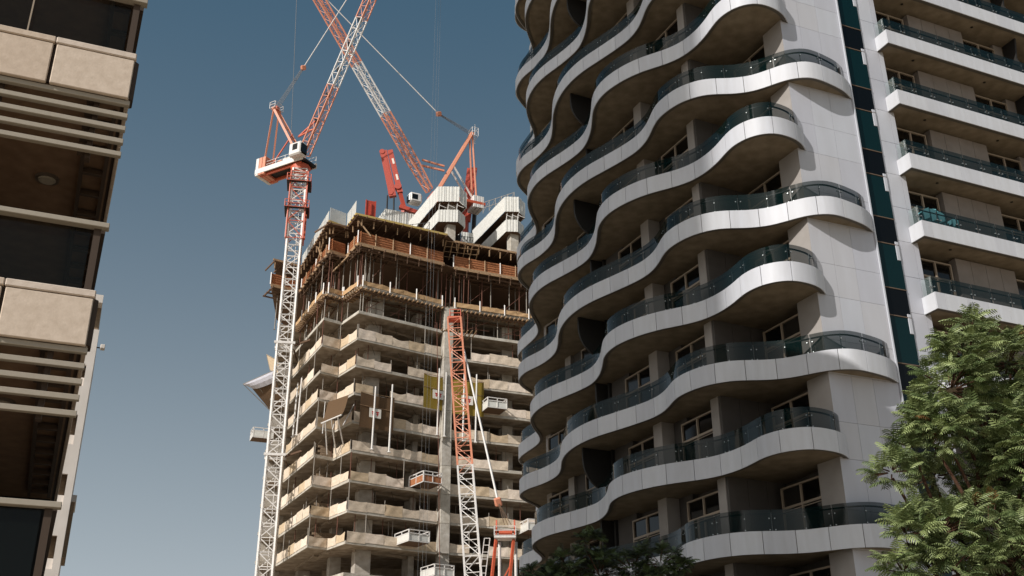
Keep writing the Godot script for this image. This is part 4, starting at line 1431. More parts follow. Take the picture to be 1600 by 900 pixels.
	var ub := [fa[3] + Vector3(0.5, 0.9, 0), fa[2], Q(-30.4, 134.4, 44.9), Q(-33.0, 139.0, 45.0)]
	for u in 6:
		for v in 6:
			var g2 := func(x: float, yv: float) -> Vector3:
				return ub[0].lerp(ub[1], x).lerp(ub[3].lerp(ub[2], x), yv) - Vector3(0, 0.3 * sin(PI * x) * sin(PI * yv), 0)
			un.face([g2.call(u / 6.0, v / 6.0), g2.call(u / 6.0, (v + 1) / 6.0), g2.call((u + 1) / 6.0, (v + 1) / 6.0), g2.call((u + 1) / 6.0, v / 6.0)])
	part("netting", un, mats["net_brown"], fan)
	part("tarpaulin", fm, mats["tarp_grey"], fan)
	var fr := MB.new()
	for q in 4:
		var f := q / 3.0
		fr.tube(ub[3].lerp(ub[2], f), fa[0].lerp(fa[1], f), 0.06, 0.05, 6)
	fr.tube(fa[0], fa[1], 0.05, 0.05, 6)
	part("frame", fr, mats["prop_steel"], fan)
	var fan2 := thing("catch_fan", "small raised beige catch fan above the big grey one", "catch fan", Q(-33.2, 136.0, 48.6), "catch fans on the unfinished tower")
	var f2 := MB.new()
	var fb := [Q(-33.9, 137.0, 52.6), Q(-31.8, 135.2, 51.0), Q(-31.8, 135.8, 49.4), Q(-33.3, 137.4, 50.4)]
	f2.face(fb)
	part("tarpaulin", f2, mats["sheet_c"], fan2)
	var f3 := MB.new()
	f3.tube(fb[0], fb[1], 0.06, 0.06, 6); f3.tube(fb[0], fb[3], 0.06, 0.06, 6); f3.tube(fb[3], fb[2], 0.06, 0.06, 6)
	part("frame", f3, mats["prop_steel"], fan2)
	var fan3 := thing("catch_fan", "dark brown sloping catch fan with a white notice at the salient corner", "catch fan", P(C1B, 38.5), "catch fans on the unfinished tower")
	var f4 := MB.new()
	var fc := [P(C1 + Vector2(1.2, 0.4), 41.9), P(C2 + Vector2(-0.6, -0.2), 41.9), P(C2 + Vector2(-0.9, -2.6), 38.6), P(C1 + Vector2(1.0, -2.0), 38.4)]
	for v in 4:
		var f0 := v / 4.0
		var f1 := (v + 1) / 4.0
		var sg0 := Vector3(0, -0.4 * sin(PI * f0), 0)
		var sg1 := Vector3(0, -0.4 * sin(PI * f1), 0)
		f4.face([fc[0].lerp(fc[3], f0) + sg0, fc[0].lerp(fc[3], f1) + sg1, fc[1].lerp(fc[2], f1) + sg1, fc[1].lerp(fc[2], f0) + sg0])
	part("net", f4, mats["net_brown"], fan3)
	var f5 := MB.new()
	f5.tube(fc[3], fc[2], 0.09, 0.09, 6)
	for q in 3: f5.tube(P(C1 + Vector2(0.8 + q * 1.9, 0.6), 42.0), fc[3].lerp(fc[2], q / 2.0) + Vector3(0.3, -1.4, 0.4), 0.05, 0.05, 5)
	for q in 3: f5.tube(fc[3].lerp(fc[2], 0.2 + q * 0.3), P(C1B + Vector2(-0.5 + q * 1.1, -1.4), 35.2), 0.08, 0.08, 6)
	part("frame", f5, mats["crane_white"], fan3)
	var nrm: Vector3 = (fc[1] - fc[0]).cross(fc[3] - fc[0]).normalized()
	var sx: Vector3 = (fc[1] - fc[0]).normalized()
	if nrm.z < 0.0: nrm = -nrm
	hang_notice(fan3, fc[0].lerp(fc[2], 0.5) + nrm * -0.5 + Vector3(0, -0.45, 0), Basis(sx, -sx.cross(-nrm), -nrm), 0.7)

# ---------------------------------------------------------------- cranes
func rope(called: String, pts: Array, r: float, parent: Node3D, m := "rope") -> void:
	var mb := MB.new()
	for i in pts.size() - 1: mb.tube(pts[i], pts[i + 1], r, r, 5)
	part(called, mb, mats[m], parent)

func mast_section(parent: Node3D, c: Vector2, y0: float, y1: float, w: float, x: Vector2, m: String, chord := 0.22, brace := 0.11, bays := 2) -> void:
	var mb := MB.new()
	lattice(mb, P(c, y0), P(c, y1), D3(x), w, w, w, w, bays, chord, brace)
	part("mast_section", mb, mats[m], parent)

func ladder_box(mb: MB, c: Vector3, half: Vector3, bs: Basis, t: float) -> void:    # open guard-rail cage
	for sx in [-1.0, 1.0]:
		for sz in [-1.0, 1.0]:
			mb.bar(c + bs.x * half.x * sx + bs.z * half.z * sz - bs.y * half.y, c + bs.x * half.x * sx + bs.z * half.z * sz + bs.y * half.y, t)
	for sy in [-1.0, 0.1, 1.0]:
		for s in [-1.0, 1.0]:
			mb.bar(c + bs.y * half.y * sy + bs.z * half.z * s - bs.x * half.x, c + bs.y * half.y * sy + bs.z * half.z * s + bs.x * half.x, t)
			mb.bar(c + bs.y * half.y * sy + bs.x * half.x * s - bs.z * half.z, c + bs.y * half.y * sy + bs.x * half.x * s + bs.z * half.z, t)

func crane_left() -> void:
	var c := Vector2(-30.1, 131.0)
	var root := thing("tower_crane", "white and orange luffing crane on a tall lattice mast beside the unfinished tower", "crane", P(c, -EYE), "luffing tower cranes")
	var mx := Vector2(0.985, 0.17)
	var mo := Vector2(mx.y, -mx.x)
	var bs := Basis(D3(mx), Vector3.UP, D3(mo))
	var y := -EYE
	while y < 78.0:
		var h := minf(5.2, 78.2 - y)
		mast_section(root, c, y, y + h - 0.03, 1.9, mx, "crane_white", 0.24, 0.12, 3)
		y += h
	var cl := MB.new()
	for q in 60: cl.bar(P(c, 2.0 + q * 1.3) + bs.x * 0.25 - bs.z * 0.3, P(c, 2.0 + q * 1.3) + bs.x * 0.65 - bs.z * 0.3, 0.05)
	for s in [0.25, 0.65]: cl.bar(P(c, 0.2) + bs.x * s - bs.z * 0.3, P(c, 77.5) + bs.x * s - bs.z * 0.3, 0.06)
	part("ladder", cl, mats["crane_white"], root)
	for s in [[51.6], [36.5]]:                          # collars tying the mast to the building
		var tb := MB.new()
		tb.box(P(c, s[0]) + bs.z * 1.0, Vector3(1.35, 0.16, 0.12), bs)
		tb.box(P(c, s[0]) - bs.z * 1.0, Vector3(1.35, 0.16, 0.12), bs)
		for sx in [-1.0, 1.0]: tb.box(P(c, s[0]) + bs.x * 1.1 * sx, Vector3(0.12, 0.16, 1.0), bs)
		part("tie_collar", tb, mats["crane_white"], root)
		var t2 := MB.new()
		t2.bar(P(c, s[0]) + bs.x * 1.1, P(C1 + UDIR * 6.0, s[0] + 0.6), 0.24)
		t2.bar(P(c, s[0]) + bs.x * 1.1 - bs.z * 0.8, P(C0 + EDIR * 0.4, s[0] + 0.4), 0.2)
		part("tie_strut", t2, mats["timber_dark"], root)
	# climbing frame
	var sl := MB.new()
	lattice(sl, P(c, 67.0), P(c, 77.6), D3(mx), 2.35, 2.35, 2.35, 2.35, 4, 0.15, 0.09)
	part("climbing_frame", sl, mats["crane_red"], root)
	for yy in [71.6, 75.8]:
		var gb := MB.new()
		ladder_box(gb, P(c, yy + 0.55), Vector3(1.65, 0.55, 1.65), bs, 0.07)
		part("platform_rail", gb, mats["crane_red"], root)
		var pf := MB.new()
		for s in [-1.0, 1.0]:
			pf.box(P(c, yy - 0.03) + bs.x * 1.4 * s, Vector3(0.27, 0.03, 1.65), bs)
			pf.box(P(c, yy - 0.03) + bs.z * 1.4 * s, Vector3(1.1, 0.03, 0.27), bs)
		part("platform", pf, mats["dark_metal"], root)
	for s in [-1.0, 1.0]:
		var sd := MB.new()
		sd.box(P(c, 70.0) + bs.x * 1.3 * s - bs.z * 0.5, Vector3(0.10, 2.3, 0.3), bs)
		part("guide_beam", sd, mats["crane_white" if s < 0 else "crane_red"], root)
	# slewing ring and deck, turned so that the counter-jib points away to the left
	var jd := Vector2(0.87, -0.49)                      # direction of the jib in plan
	var js := Vector2(jd.y, -jd.x) * -1.0
	var jb := Basis(D3(js), Vector3.UP, D3(js).cross(Vector3.UP))
	var rg := MB.new()
	rg.tube(P(c, 78.2), P(c, 78.6), 1.1, 1.45, 16)
	rg.tube(P(c, 78.6), P(c, 78.95), 1.3, 1.3, 16)
	part("slewing_ring", rg, mats["crane_red"], root)
	var dk := MB.new()
	var t0 := c + jd * 1.6
	var t1 := c - jd * 7.3
	var mid := (t0 + t1) / 2
	var l := t0.distance_to(t1) / 2
	dk.box(P(mid, 79.25), Vector3(1.45, 0.16, l), jb)
	part("machine_deck", dk, mats["dark_metal"], root)
	for s in [-1.0, 1.0]:
		var sd := MB.new()
		sd.box(P(mid + js * 1.5 * s, 79.4), Vector3(0.1, 0.4, l), jb, 0.02)
		part("deck_beam", sd, mats["crane_white"], root)
		var un := MB.new()
		un.box(P(mid + js * 1.0 * s, 78.9), Vector3(0.14, 0.2, l * 0.85), jb)
		part("under_beam", un, mats["crane_red"], root)
		var rl := MB.new()
		for h in [0.6, 1.1]: rl.bar(P(t0 + js * 1.3 * s, 79.7 + h), P(t1 + js * 1.3 * s, 79.7 + h), 0.05)
		for q in 6: rl.bar(P(t0.lerp(t1, q / 5.0) + js * 1.3 * s, 79.7), P(t0.lerp(t1, q / 5.0) + js * 1.3 * s, 80.8), 0.05)
		part("deck_rail", rl, mats["crane_white"], root)
	for q in 3:
		var cw := MB.new()
		cw.box(P(t1 + jd * (0.3 + q * 0.62), 80.2), Vector3(1.55, 1.45, 0.28), jb, 0.04)
		part("counterweight", cw, mats["crane_white" if q == 0 else "crane_salmon"], root)
	var wn := MB.new()
	wn.tube(P(c - jd * 3.4 - js * 0.8, 80.1), P(c - jd * 3.4 + js * 0.8, 80.1), 0.6, 0.6, 14)
	part("winch_drum", wn, mats["crane_salmon"], root)
	var wh := MB.new()
	wh.box(P(c - jd * 2.0, 80.1), Vector3(1.0, 0.6, 0.7), jb, 0.05)
	part("engine_cover", wh, mats["crane_white"], root)
	# cab on the near side
	var cabp := c + Vector2(-0.1, -2.2)
	var cb := MB.new()
	cb.box(P(cabp, 80.3), Vector3(0.8, 1.05, 1.1), jb, 0.2)
	var cab := part("cab", cb, mats["crane_white"], root)
	var cg := MB.new()
	cg.box(P(cabp + jd * 0.72, 80.25), Vector3(0.66, 0.85, 0.5), jb, 0.16)
	part("cab_glass", cg, mats["window_glass"], cab)
	var cs := MB.new()
	for s in [-1.0, 1.0]: cs.box(P(cabp + js * 0.805 * s + jd * 0.1, 80.5), Vector3(0.012, 0.5, 0.45), jb)
	part("cab_side_glass", cs, mats["window_glass"], cab)
	# A-frame
	var apex := Vector2(-34.6, 131.6)
	var ay := 89.0
	var af := MB.new()
	for s in [-1.0, 1.0]:
		af.bar(P(c + jd * 0.4 + js * 0.9 * s, 79.8), P(apex + js * 0.55 * s, ay), 0.34)
		af.bar(P(t1 + jd * 0.9 + js * 0.9 * s, 79.8), P(apex + js * 0.55 * s, ay), 0.22)
	for q in 4:
		var f := 0.2 + q * 0.22
		af.bar(P(c + jd * 0.4 - js * 0.9, 79.8).lerp(P(apex - js * 0.55, ay), f), P(c + jd * 0.4 + js * 0.9, 79.8).lerp(P(apex + js * 0.55, ay), f), 0.14)
	af.bar(P(apex - js * 0.8, ay), P(apex + js * 0.8, ay), 0.4)
	part("a_frame", af, mats["crane_salmon"], root)
	var a2 := MB.new()
	a2.bar(P(t1 + jd * 1.6 - js * 0.5, 79.8), P(c - jd * 1.6 - js * 0.6, 84.6), 0.16)
	a2.bar(P(c - jd * 1.0, 84.3), P(c + jd * 2.6, 86.4), 0.18)
	a2.bar(P(c - jd * 1.0, 84.3), P(c + jd * 1.9, 84.8), 0.18)
	part("jib_buffer", a2, mats["crane_red"], root)
	var ac := MB.new()
	ladder_box(ac, P(apex, ay + 0.5), Vector3(0.9, 0.5, 0.5), jb, 0.05)
	part("apex_platform", ac, mats["crane_white"], root)
	var sv := MB.new()
	sv.tube(P(apex - js * 0.3, ay + 0.25), P(apex + js * 0.3, ay + 0.25), 0.42, 0.42, 14)
	part("sheave", sv, mats["crane_red"], root)
	# jib
	var j0 := Q(-29.75, 130.8, 80.9)
	var tip := Q(-10.05, 118.0, 130.9)
	var segs := 10
	for q in segs:
		var f0 := float(q) / segs
		var f1 := float(q + 1) / segs
		var mb := MB.new()
		lattice(mb, j0.lerp(tip, f0), j0.lerp(tip, f1 - 0.0008), D3(js), 1.2, 1.2, 1.2, 1.2, 3, 0.15, 0.06)
		part("jib_section", mb, mats[["crane_salmon", "crane_salmon", "crane_white", "crane_white", "crane_salmon", "crane_white", "crane_white", "crane_salmon", "crane_white", "crane_salmon"][q]], root)
	for q in 5:
		var wk := MB.new()
		wk.box(j0.lerp(tip, 0.10 + q * 0.075) + D3(jd) * -0.3, Vector3(0.25, 0.25, 0.25))
		part("jib_lamp", wk, mats["dark_metal"], root)
	var blk := Q(-31.0, 130.8, 96.0)
	var pe := j0.lerp(tip, 0.8)
	rope("pendant", [blk, pe], 0.075, root, "crane_white")
	for s in [-0.35, -0.12, 0.12, 0.35]: rope("luffing_rope", [P(apex + js * s, ay + 0.3), blk + D3(js) * s * 0.5], 0.035, root)
	var bk := MB.new()
	bk.box(blk, Vector3(0.35, 0.35, 0.35), Basis.from_euler(Vector3(0.4, 0.5, 0.3)), 0.1)
	part("sheave_block", bk, mats["crane_salmon"], root)
	for s in [-0.5, 0.1, 0.6]: rope("hoist_rope", [tip + D3(js) * s, Vector3(tip.x + s * 0.8, 14.0, tip.z)], 0.011, root)
	var hk := MB.new()
	hk.box(Vector3(tip.x, 13.4, tip.z), Vector3(0.3, 0.6, 0.2))
	part("hook_block", hk, mats["yellow"], root)

func crane_top() -> void:
	var c := Vector2(-10.6, 140.0)
	var root := thing("tower_crane", "orange and white luffing crane standing on the roof of the unfinished tower", "crane", P(c, 66.0), "luffing tower cranes")
	var jd := Vector2(-0.90, -0.435)
	var js := Vector2(-jd.y, jd.x)
	var jb := Basis(D3(js), Vector3.UP, D3(js).cross(Vector3.UP))
	var ms := MB.new()
	lattice(ms, P(c, 66.0), P(c, 77.4), Vector3.RIGHT, 2.0, 2.0, 2.0, 2.0, 5, 0.24, 0.12)
	part("mast_section", ms, mats["crane_white"], root)
	var rg := MB.new()
	rg.tube(P(c, 77.4), P(c, 78.5), 1.4, 1.4, 16)
	part("slewing_ring", rg, mats["crane_red"], root)
	var t0 := c + jd * 1.8
	var t1 := c - jd * 6.8
	var mid := (t0 + t1) / 2
	var l := t0.distance_to(t1) / 2
	var dk := MB.new()
	dk.box(P(mid, 78.7), Vector3(1.2, 0.22, l), jb)
	part("machine_deck", dk, mats["crane_red"], root)
	for q in 3:
		var cw := MB.new()
		cw.box(P(t1 - jd * -0.5 + jd * q * 0.6, 78.9), Vector3(1.2, 1.0, 0.27), jb, 0.04)
		part("counterweight", cw, mats["crane_white"], root)
	var cabp := c + jd * 2.5 + Vector2(-1.5, -1.2)
	var cb := MB.new()
	cb.box(P(cabp, 77.3), Vector3(0.75, 0.85, 1.0), jb, 0.28)
	var cab := part("cab", cb, mats["crane_white"], root)
	var cg := MB.new()
	cg.box(P(cabp + jd * 0.72, 77.2), Vector3(0.6, 0.6, 0.35), jb, 0.12)
	cg.box(P(cabp + jd * 0.2, 77.35), Vector3(0.77, 0.42, 0.45), jb)
	part("cab_glass", cg, mats["window_glass"], cab)
	var apex := Vector2(-6.2, 139.6)
	var ay := 89.6
	var af := MB.new()
	for s in [-1.0, 1.0]:
		af.bar(P(c + jd * 0.9 + js * 0.9 * s, 79.2), P(apex + js * 0.5 * s, ay), 0.38)
		af.bar(P(t1 + jd * 1.3 + js * 0.8 * s, 78.9), P(apex + js * 0.5 * s, ay), 0.24)
	af.bar(P(apex - js * 0.7, ay), P(apex + js * 0.7, ay), 0.45)
	part("a_frame", af, mats["crane_salmon"], root)
	var a2 := MB.new()
	for s in [-1.0, 1.0]: a2.bar(P(t1 + jd * 1.6 + js * 0.7 * s, 79.0), P(c - jd * 1.6 + js * 0.6 * s, 84.6), 0.2)
	part("back_stay", a2, mats["crane_white"], root)
	var a3 := MB.new()
	for s in [[85.0, 84.2], [84.0, 83.4]]: a3.bar(Q(-13.6, 139.2, s[0]), Q(-10.2, 139.8, s[1]), 0.24)
	part("jib_buffer", a3, mats["crane_salmon"], root)
	var ac := MB.new()
	ladder_box(ac, P(apex + Vector2(0.4, 0), ay + 0.3), Vector3(0.7, 0.7, 0.5), jb, 0.05)
	ac.bar(P(apex + Vector2(0.6, 0), ay - 1.6), P(apex + Vector2(0.6, 0), ay + 2.0), 0.08)
	part("apex_platform", ac, mats["crane_white"], root)
	var j0 := P(c + jd * 1.9, 79.6)
	var tip := Q(-32.6, 129.6, 114.2)
	var segs := 9
	var cols := ["crane_salmon", "crane_salmon", "crane_salmon", "crane_white", "crane_white", "crane_salmon", "crane_salmon", "crane_salmon", "crane_salmon"]
	for q in segs:
		var mb := MB.new()
		var w := func(f: float) -> float: return 1.2 * minf(1.0, 0.5 + f * 4.0)
		lattice(mb, j0.lerp(tip, float(q) / segs), j0.lerp(tip, float(q + 1) / segs - 0.0008), D3(js), 1.25, w.call(float(q) / segs), 1.25, w.call(float(q + 1) / segs), 3, 0.17, 0.06)
		part("jib_section", mb, mats[cols[q]], root)
	var hd := MB.new()
	hd.box(tip, Vector3(0.5, 0.7, 0.6), Basis.from_euler(Vector3(0, 0.4, 0.6)), 0.1)
	part("jib_head", hd, mats["crane_red"], root)
	var blk := Q(-11.1, 137.6, 92.2)
	rope("pendant", [blk, j0.lerp(tip, 0.84) + Vector3(0.6, 0.8, 0)], 0.08, root, "crane_white")
	for s in [-0.4, -0.12, 0.15, 0.4]: rope("luffing_rope", [P(apex + js * s, ay + 0.3), blk + D3(js) * s * 0.4], 0.035, root)
	var bk := MB.new()
	bk.box(blk, Vector3(0.36, 0.36, 0.36), Basis.from_euler(Vector3(0.4, 0.5, 0.3)), 0.1)
	part("sheave_block", bk, mats["crane_salmon"], root)
	rope("hoist_rope", [tip + Vector3(-0.4, 0, 0), Q(-31.9, 131.6, 81.0)], 0.035, root)
	var hk := MB.new()
	hk.box(Q(-31.9, 131.6, 80.6), Vector3(0.2, 0.4, 0.2))
	part("hook_block", hk, mats["dark_metal"], root)

func crane_near() -> void:
	var base := Vector2(-0.6, 95.5)
	var root := thing("crawler_crane", "crane with a leaning lattice boom, orange above and white below, before the unfinished tower", "crane", P(base, -EYE))
	var j0 := Q(-2.6, 92.8, 5.0)
	var tip := Q(-6.45, 109.3, 45.8)
	var n := 13
	for q in n:
		var mb := MB.new()
		var f0 := float(q) / n
		var f1 := float(q + 1) / n
		lattice(mb, j0.lerp(tip, f0), j0.lerp(tip, f1 - 0.0006), Vector3.RIGHT, 1.45, 1.3, 1.45, 1.3, 2, 0.15, 0.07)
		part("boom_section", mb, mats["crane_white" if q < 7 else "crane_salmon"], root)
	var bh := MB.new()
	bh.box(tip + Vector3(0, 0.2, 0), Vector3(0.72, 0.2, 0.5))
	part("boom_head", bh, mats["crane_red"], root)
	var rl := MB.new()
	ladder_box(rl, tip + Vector3(0.1, 0.75, 0), Vector3(0.6, 0.45, 0.5), Basis.IDENTITY, 0.06)
	part("head_rail", rl, mats["crane_red"], root)
	# machinery tower with orange legs
	var pl := MB.new()
	pl.box(Q(-0.75, 95.0, 18.9), Vector3(0.95, 0.1, 0.8))
	part("machine_platform", pl, mats["crane_white"], root)
	var gr := MB.new()
	ladder_box(gr, Q(-0.75, 95.0, 19.4), Vector3(0.95, 0.4, 0.8), Basis.IDENTITY, 0.05)
	part("platform_rail", gr, mats["crane_white"], root)
	var wd := MB.new()
	wd.tube(Q(-1.3, 94.8, 19.3), Q(-0.1, 94.8, 19.3), 0.3, 0.3, 14)
	part("winch_drum", wd, mats["crane_red"], root)
	for s in [-1.5, 0.1]:
		var pw := MB.new()
		pw.bar(Q(s, 94.5, 18.9), Q(s, 94.5, 20.4), 0.13)
		part("winch_post", pw, mats["crane_red"], root)
	for s in [[-1.55, -3.2], [0.0, -1.6]]:
		var lg := MB.new()
		lg.bar(Q(s[0], 94.6, 18.7), Q(s[1], 94.0, 3.5), 0.27, 0.22)
		part("leg", lg, mats["crane_red"], root)
	var x := MB.new()
	x.bar(Q(-2.1, 94.4, 13.6), Q(-0.6, 94.4, 13.6), 0.2)
	x.bar(Q(-2.2, 94.4, 13.0), Q(-0.3, 94.5, 16.4), 0.12)
	part("leg_brace", x, mats["crane_red"], root)
	for s in [-1.25, 0.2]:
		var ps := MB.new()
		ps.tube(Q(s, 95.8, 18.7), Q(s, 95.8, -EYE), 0.14, 0.14, 8)
		part("post", ps, mats["crane_white"], root)
	var ld := MB.new()
	for s in [0.0, 0.5]: ld.bar(Q(-2.6 + s, 95.5, 19.0), Q(-3.9 + s, 95.2, 8.0), 0.07)
	for q in 18: ld.bar(Q(-2.6, 95.5, 19.0).lerp(Q(-3.9, 95.2, 8.0), q / 18.0), Q(-2.1, 95.5, 19.0).lerp(Q(-3.4, 95.2, 8.0), q / 18.0), 0.05)
	part("ladder", ld, mats["crane_white"], root)
	var bd := MB.new()
	bd.box(Q(-1.6, 93.0, 2.0), Vector3(2.4, 1.5, 3.2), Basis.IDENTITY, 0.15)
	part("machine_house", bd, mats["crane_red"], root)
	for s in [-1.0, 1.0]:
		var tr := MB.new()
		tr.box(Q(-1.6 + 2.2 * s, 93.0, -1.05), Vector3(0.6, 0.55, 4.0), Basis.IDENTITY, 0.3)
		part("crawler_track", tr, mats["dark_metal"], root)
	var blk := Q(-1.4, 97.0, 22.6)
	rope("pendant", [blk, tip.lerp(j0, 0.10) + Vector3(0.8, 0, 0)], 0.11, root, "crane_white")
	var bk := MB.new()
	bk.box(blk, Vector3(0.32, 0.4, 0.3), Basis.from_euler(Vector3(0.3, 0.2, 0.3)), 0.1)
	part("sheave_block", bk, mats["crane_salmon"], root)
	for s in [-0.3, 0.0, 0.3]: rope("luffing_rope", [blk, Q(-0.5 + s, 94.6, 20.0)], 0.03, root, "timber_dark")
	rope("hoist_rope", [Q(-8.6, 112.0, 46.8), Q(-7.2, 110.0, 10.0)], 0.04, root, "prop_rust")

func placing_booms() -> void:
	var o := thing("placing_boom", "folded red concrete placing boom rising left of the roof crane's cab", "placing boom", QS(1.095, -15.6, 130.0, 66.4), "red concrete placing booms")
	for s in [[-18.25, -16.6, 1.0, 80.8, 73.4], [-17.3, -15.6, 0.75, 80.9, 74.0]]:
		var mb := MB.new()
		mb.bar(QS(1.095, s[0], 130.0, s[3]), QS(1.095, s[1], 130.0, s[4]), 0.7, s[2] * 1.1)
		mb.bar(QS(1.095, s[0] + 0.36, 129.7, s[3] - 0.6), QS(1.095, s[1] + 0.36, 129.7, s[4]), 0.12, 0.12)
		part("boom_arm", mb, mats["machine_red"], o)
	var kn := MB.new()
	kn.tube(QS(1.095, -18.4, 129.6, 80.6), QS(1.095, -18.4, 130.5, 80.6), 0.42, 0.42, 12)
	kn.tube(QS(1.095, -15.9, 129.5, 74.9), QS(1.095, -15.9, 130.5, 74.9), 0.55, 0.55, 12)
	kn.tube(QS(1.095, -16.9, 129.6, 73.9), QS(1.095, -16.9, 130.5, 73.9), 0.4, 0.4, 12)
	part("boom_joint", kn, mats["machine_red"], o)
	var lo := MB.new()
	lo.bar(QS(1.095, -15.9, 130.0, 75.0), QS(1.095, -15.0, 130.2, 71.8), 0.55)
	lo.bar(QS(1.095, -15.6, 130.0, 71.8), QS(1.095, -12.4, 130.4, 70.7), 0.75, 0.6)
	lo.bar(QS(1.095, -15.1, 130.2, 71.8), QS(1.095, -15.1, 130.2, 66.4), 0.5)
	part("boom_base", lo, mats["machine_red"], o)
	var cy := MB.new()
	cy.tube(QS(1.095, -16.4, 129.6, 73.0), QS(1.095, -16.3, 129.6, 69.6), 0.12, 0.12, 8)
	cy.tube(QS(1.095, -17.3, 129.6, 73.4), QS(1.095, -17.3, 129.6, 68.6), 0.12, 0.12, 8)
	part("ram", cy, mats["dark_metal"], o)
	var pl := MB.new()
	pl.box(QS(1.095, -16.75, 129.67, 79.0), Vector3(0.15, 0.5, 0.03), Basis.from_euler(Vector3(0, 0, 0.26)))
	pl.box(QS(1.095, -16.1, 129.67, 76.4), Vector3(0.15, 0.5, 0.03), Basis.from_euler(Vector3(0, 0, 0.26)))
	part("white_plate", pl, mats["sign_white"], o)
	var o2 := thing("placing_boom", "upright dark red placing boom standing right of the roof crane's back stay", "placing boom", QS(1.06, -5.9, 136.0, 66.4), "red concrete placing booms")
	for s in [[-6.15, -7.05, 0.5, 81.4], [-5.45, -6.35, 0.5, 81.5]]:
		var mb := MB.new()
		mb.bar(QS(1.06, s[0], 136.0, s[3]), QS(1.06, s[1], 136.0, 72.6), 0.6, 0.8)
		part("boom_arm", mb, mats["machine_red"], o2)
	var b2 := MB.new()
	b2.tube(QS(1.06, -6.2, 136.0, 81.4), QS(1.06, -5.4, 136.0, 81.5), 0.2, 0.2, 8)
	b2.bar(QS(1.06, -7.2, 135.8, 76.0), QS(1.06, -6.0, 135.8, 76.3), 0.4)
	b2.bar(QS(1.06, -6.7, 136.0, 72.7), QS(1.06, -6.8, 136.0, 66.4), 0.9)
	part("boom_base", b2, mats["machine_red"], o2)
	var dm := MB.new()
	dm.bar(QS(1.06, -5.3, 136.0, 75.8), QS(1.06, -5.7, 136.0, 66.4), 0.7, 0.5)
	part("ram", dm, mats["dark_metal"], o2)

# ---------------------------------------------------------------- trees
func frond_mesh(len_: float, pairs: int, droop: float, pin: float, m: Material, seed_: int) -> ArrayMesh:   # feathery leaf along +x, up +y
	var r := RandomNumberGenerator.new()
	r.seed = seed_
	var mb := MB.new()
	var pts := []
	for i in pairs + 1:
		var f := float(i) / pairs
		pts.append(Vector3(len_ * f * (1.0 - 0.12 * f * droop), 0.10 * len_ * sin(f * 2.2) - droop * 0.42 * len_ * f * f, 0.02 * len_ * sin(f * 3.0 + seed_)))
	for i in pairs:
		mb.bar(pts[i], pts[i + 1], 0.007, 0.007)
		if i == 0: continue
		var f := float(i) / pairs
		var pl := pin * (0.45 + 1.0 * sin(PI * minf(f * 0.85 + 0.12, 1.0))) * r.randf_range(0.85, 1.1)
		var tan: Vector3 = (pts[i + 1] - pts[i]).normalized()
		var w := len_ / pairs * 0.34
		for s in [-1.0, 1.0]:
			var dirv: Vector3 = (Vector3(0, 0, s) + tan * 0.45 + Vector3(0, -0.15 - 0.25 * r.randf(), 0)).normalized()
			var a: Vector3 = pts[i]
			var b: Vector3 = a + dirv * pl * 0.55
			var c: Vector3 = b + (dirv + Vector3(0, -0.75, 0)).normalized() * pl * 0.45
			var x := tan * w
			leaflet(mb, [a - x * 0.5, a + x * 0.5, b + x, b - x])
			leaflet(mb, [b - x, b + x, c + x * 0.25, c - x * 0.25])
	return mb.mesh(m)

func leaflet(mb: MB, pts: Array) -> void:
	if (pts[1] - pts[0]).cross(pts[2] - pts[0]).y < 0.0: pts.reverse()
	mb.face(pts)

func limb(mb: MB, a: Vector3, b: Vector3, r0: float, r1: float, sway: float, rr: RandomNumberGenerator, sides := 7) -> Array:
	var pts := [a]
	var n := 4
	for i in range(1, n): pts.append(a.lerp(b, float(i) / n) + Vector3(rr.randf_range(-sway, sway), rr.randf_range(-sway, sway) * 0.4, rr.randf_range(-sway, sway)))
	pts.append(b)
	for i in n: mb.tube(pts[i], pts[i + 1], lerpf(r0, r1, float(i) / n), lerpf(r0, r1, float(i + 1) / n), sides)
	return pts

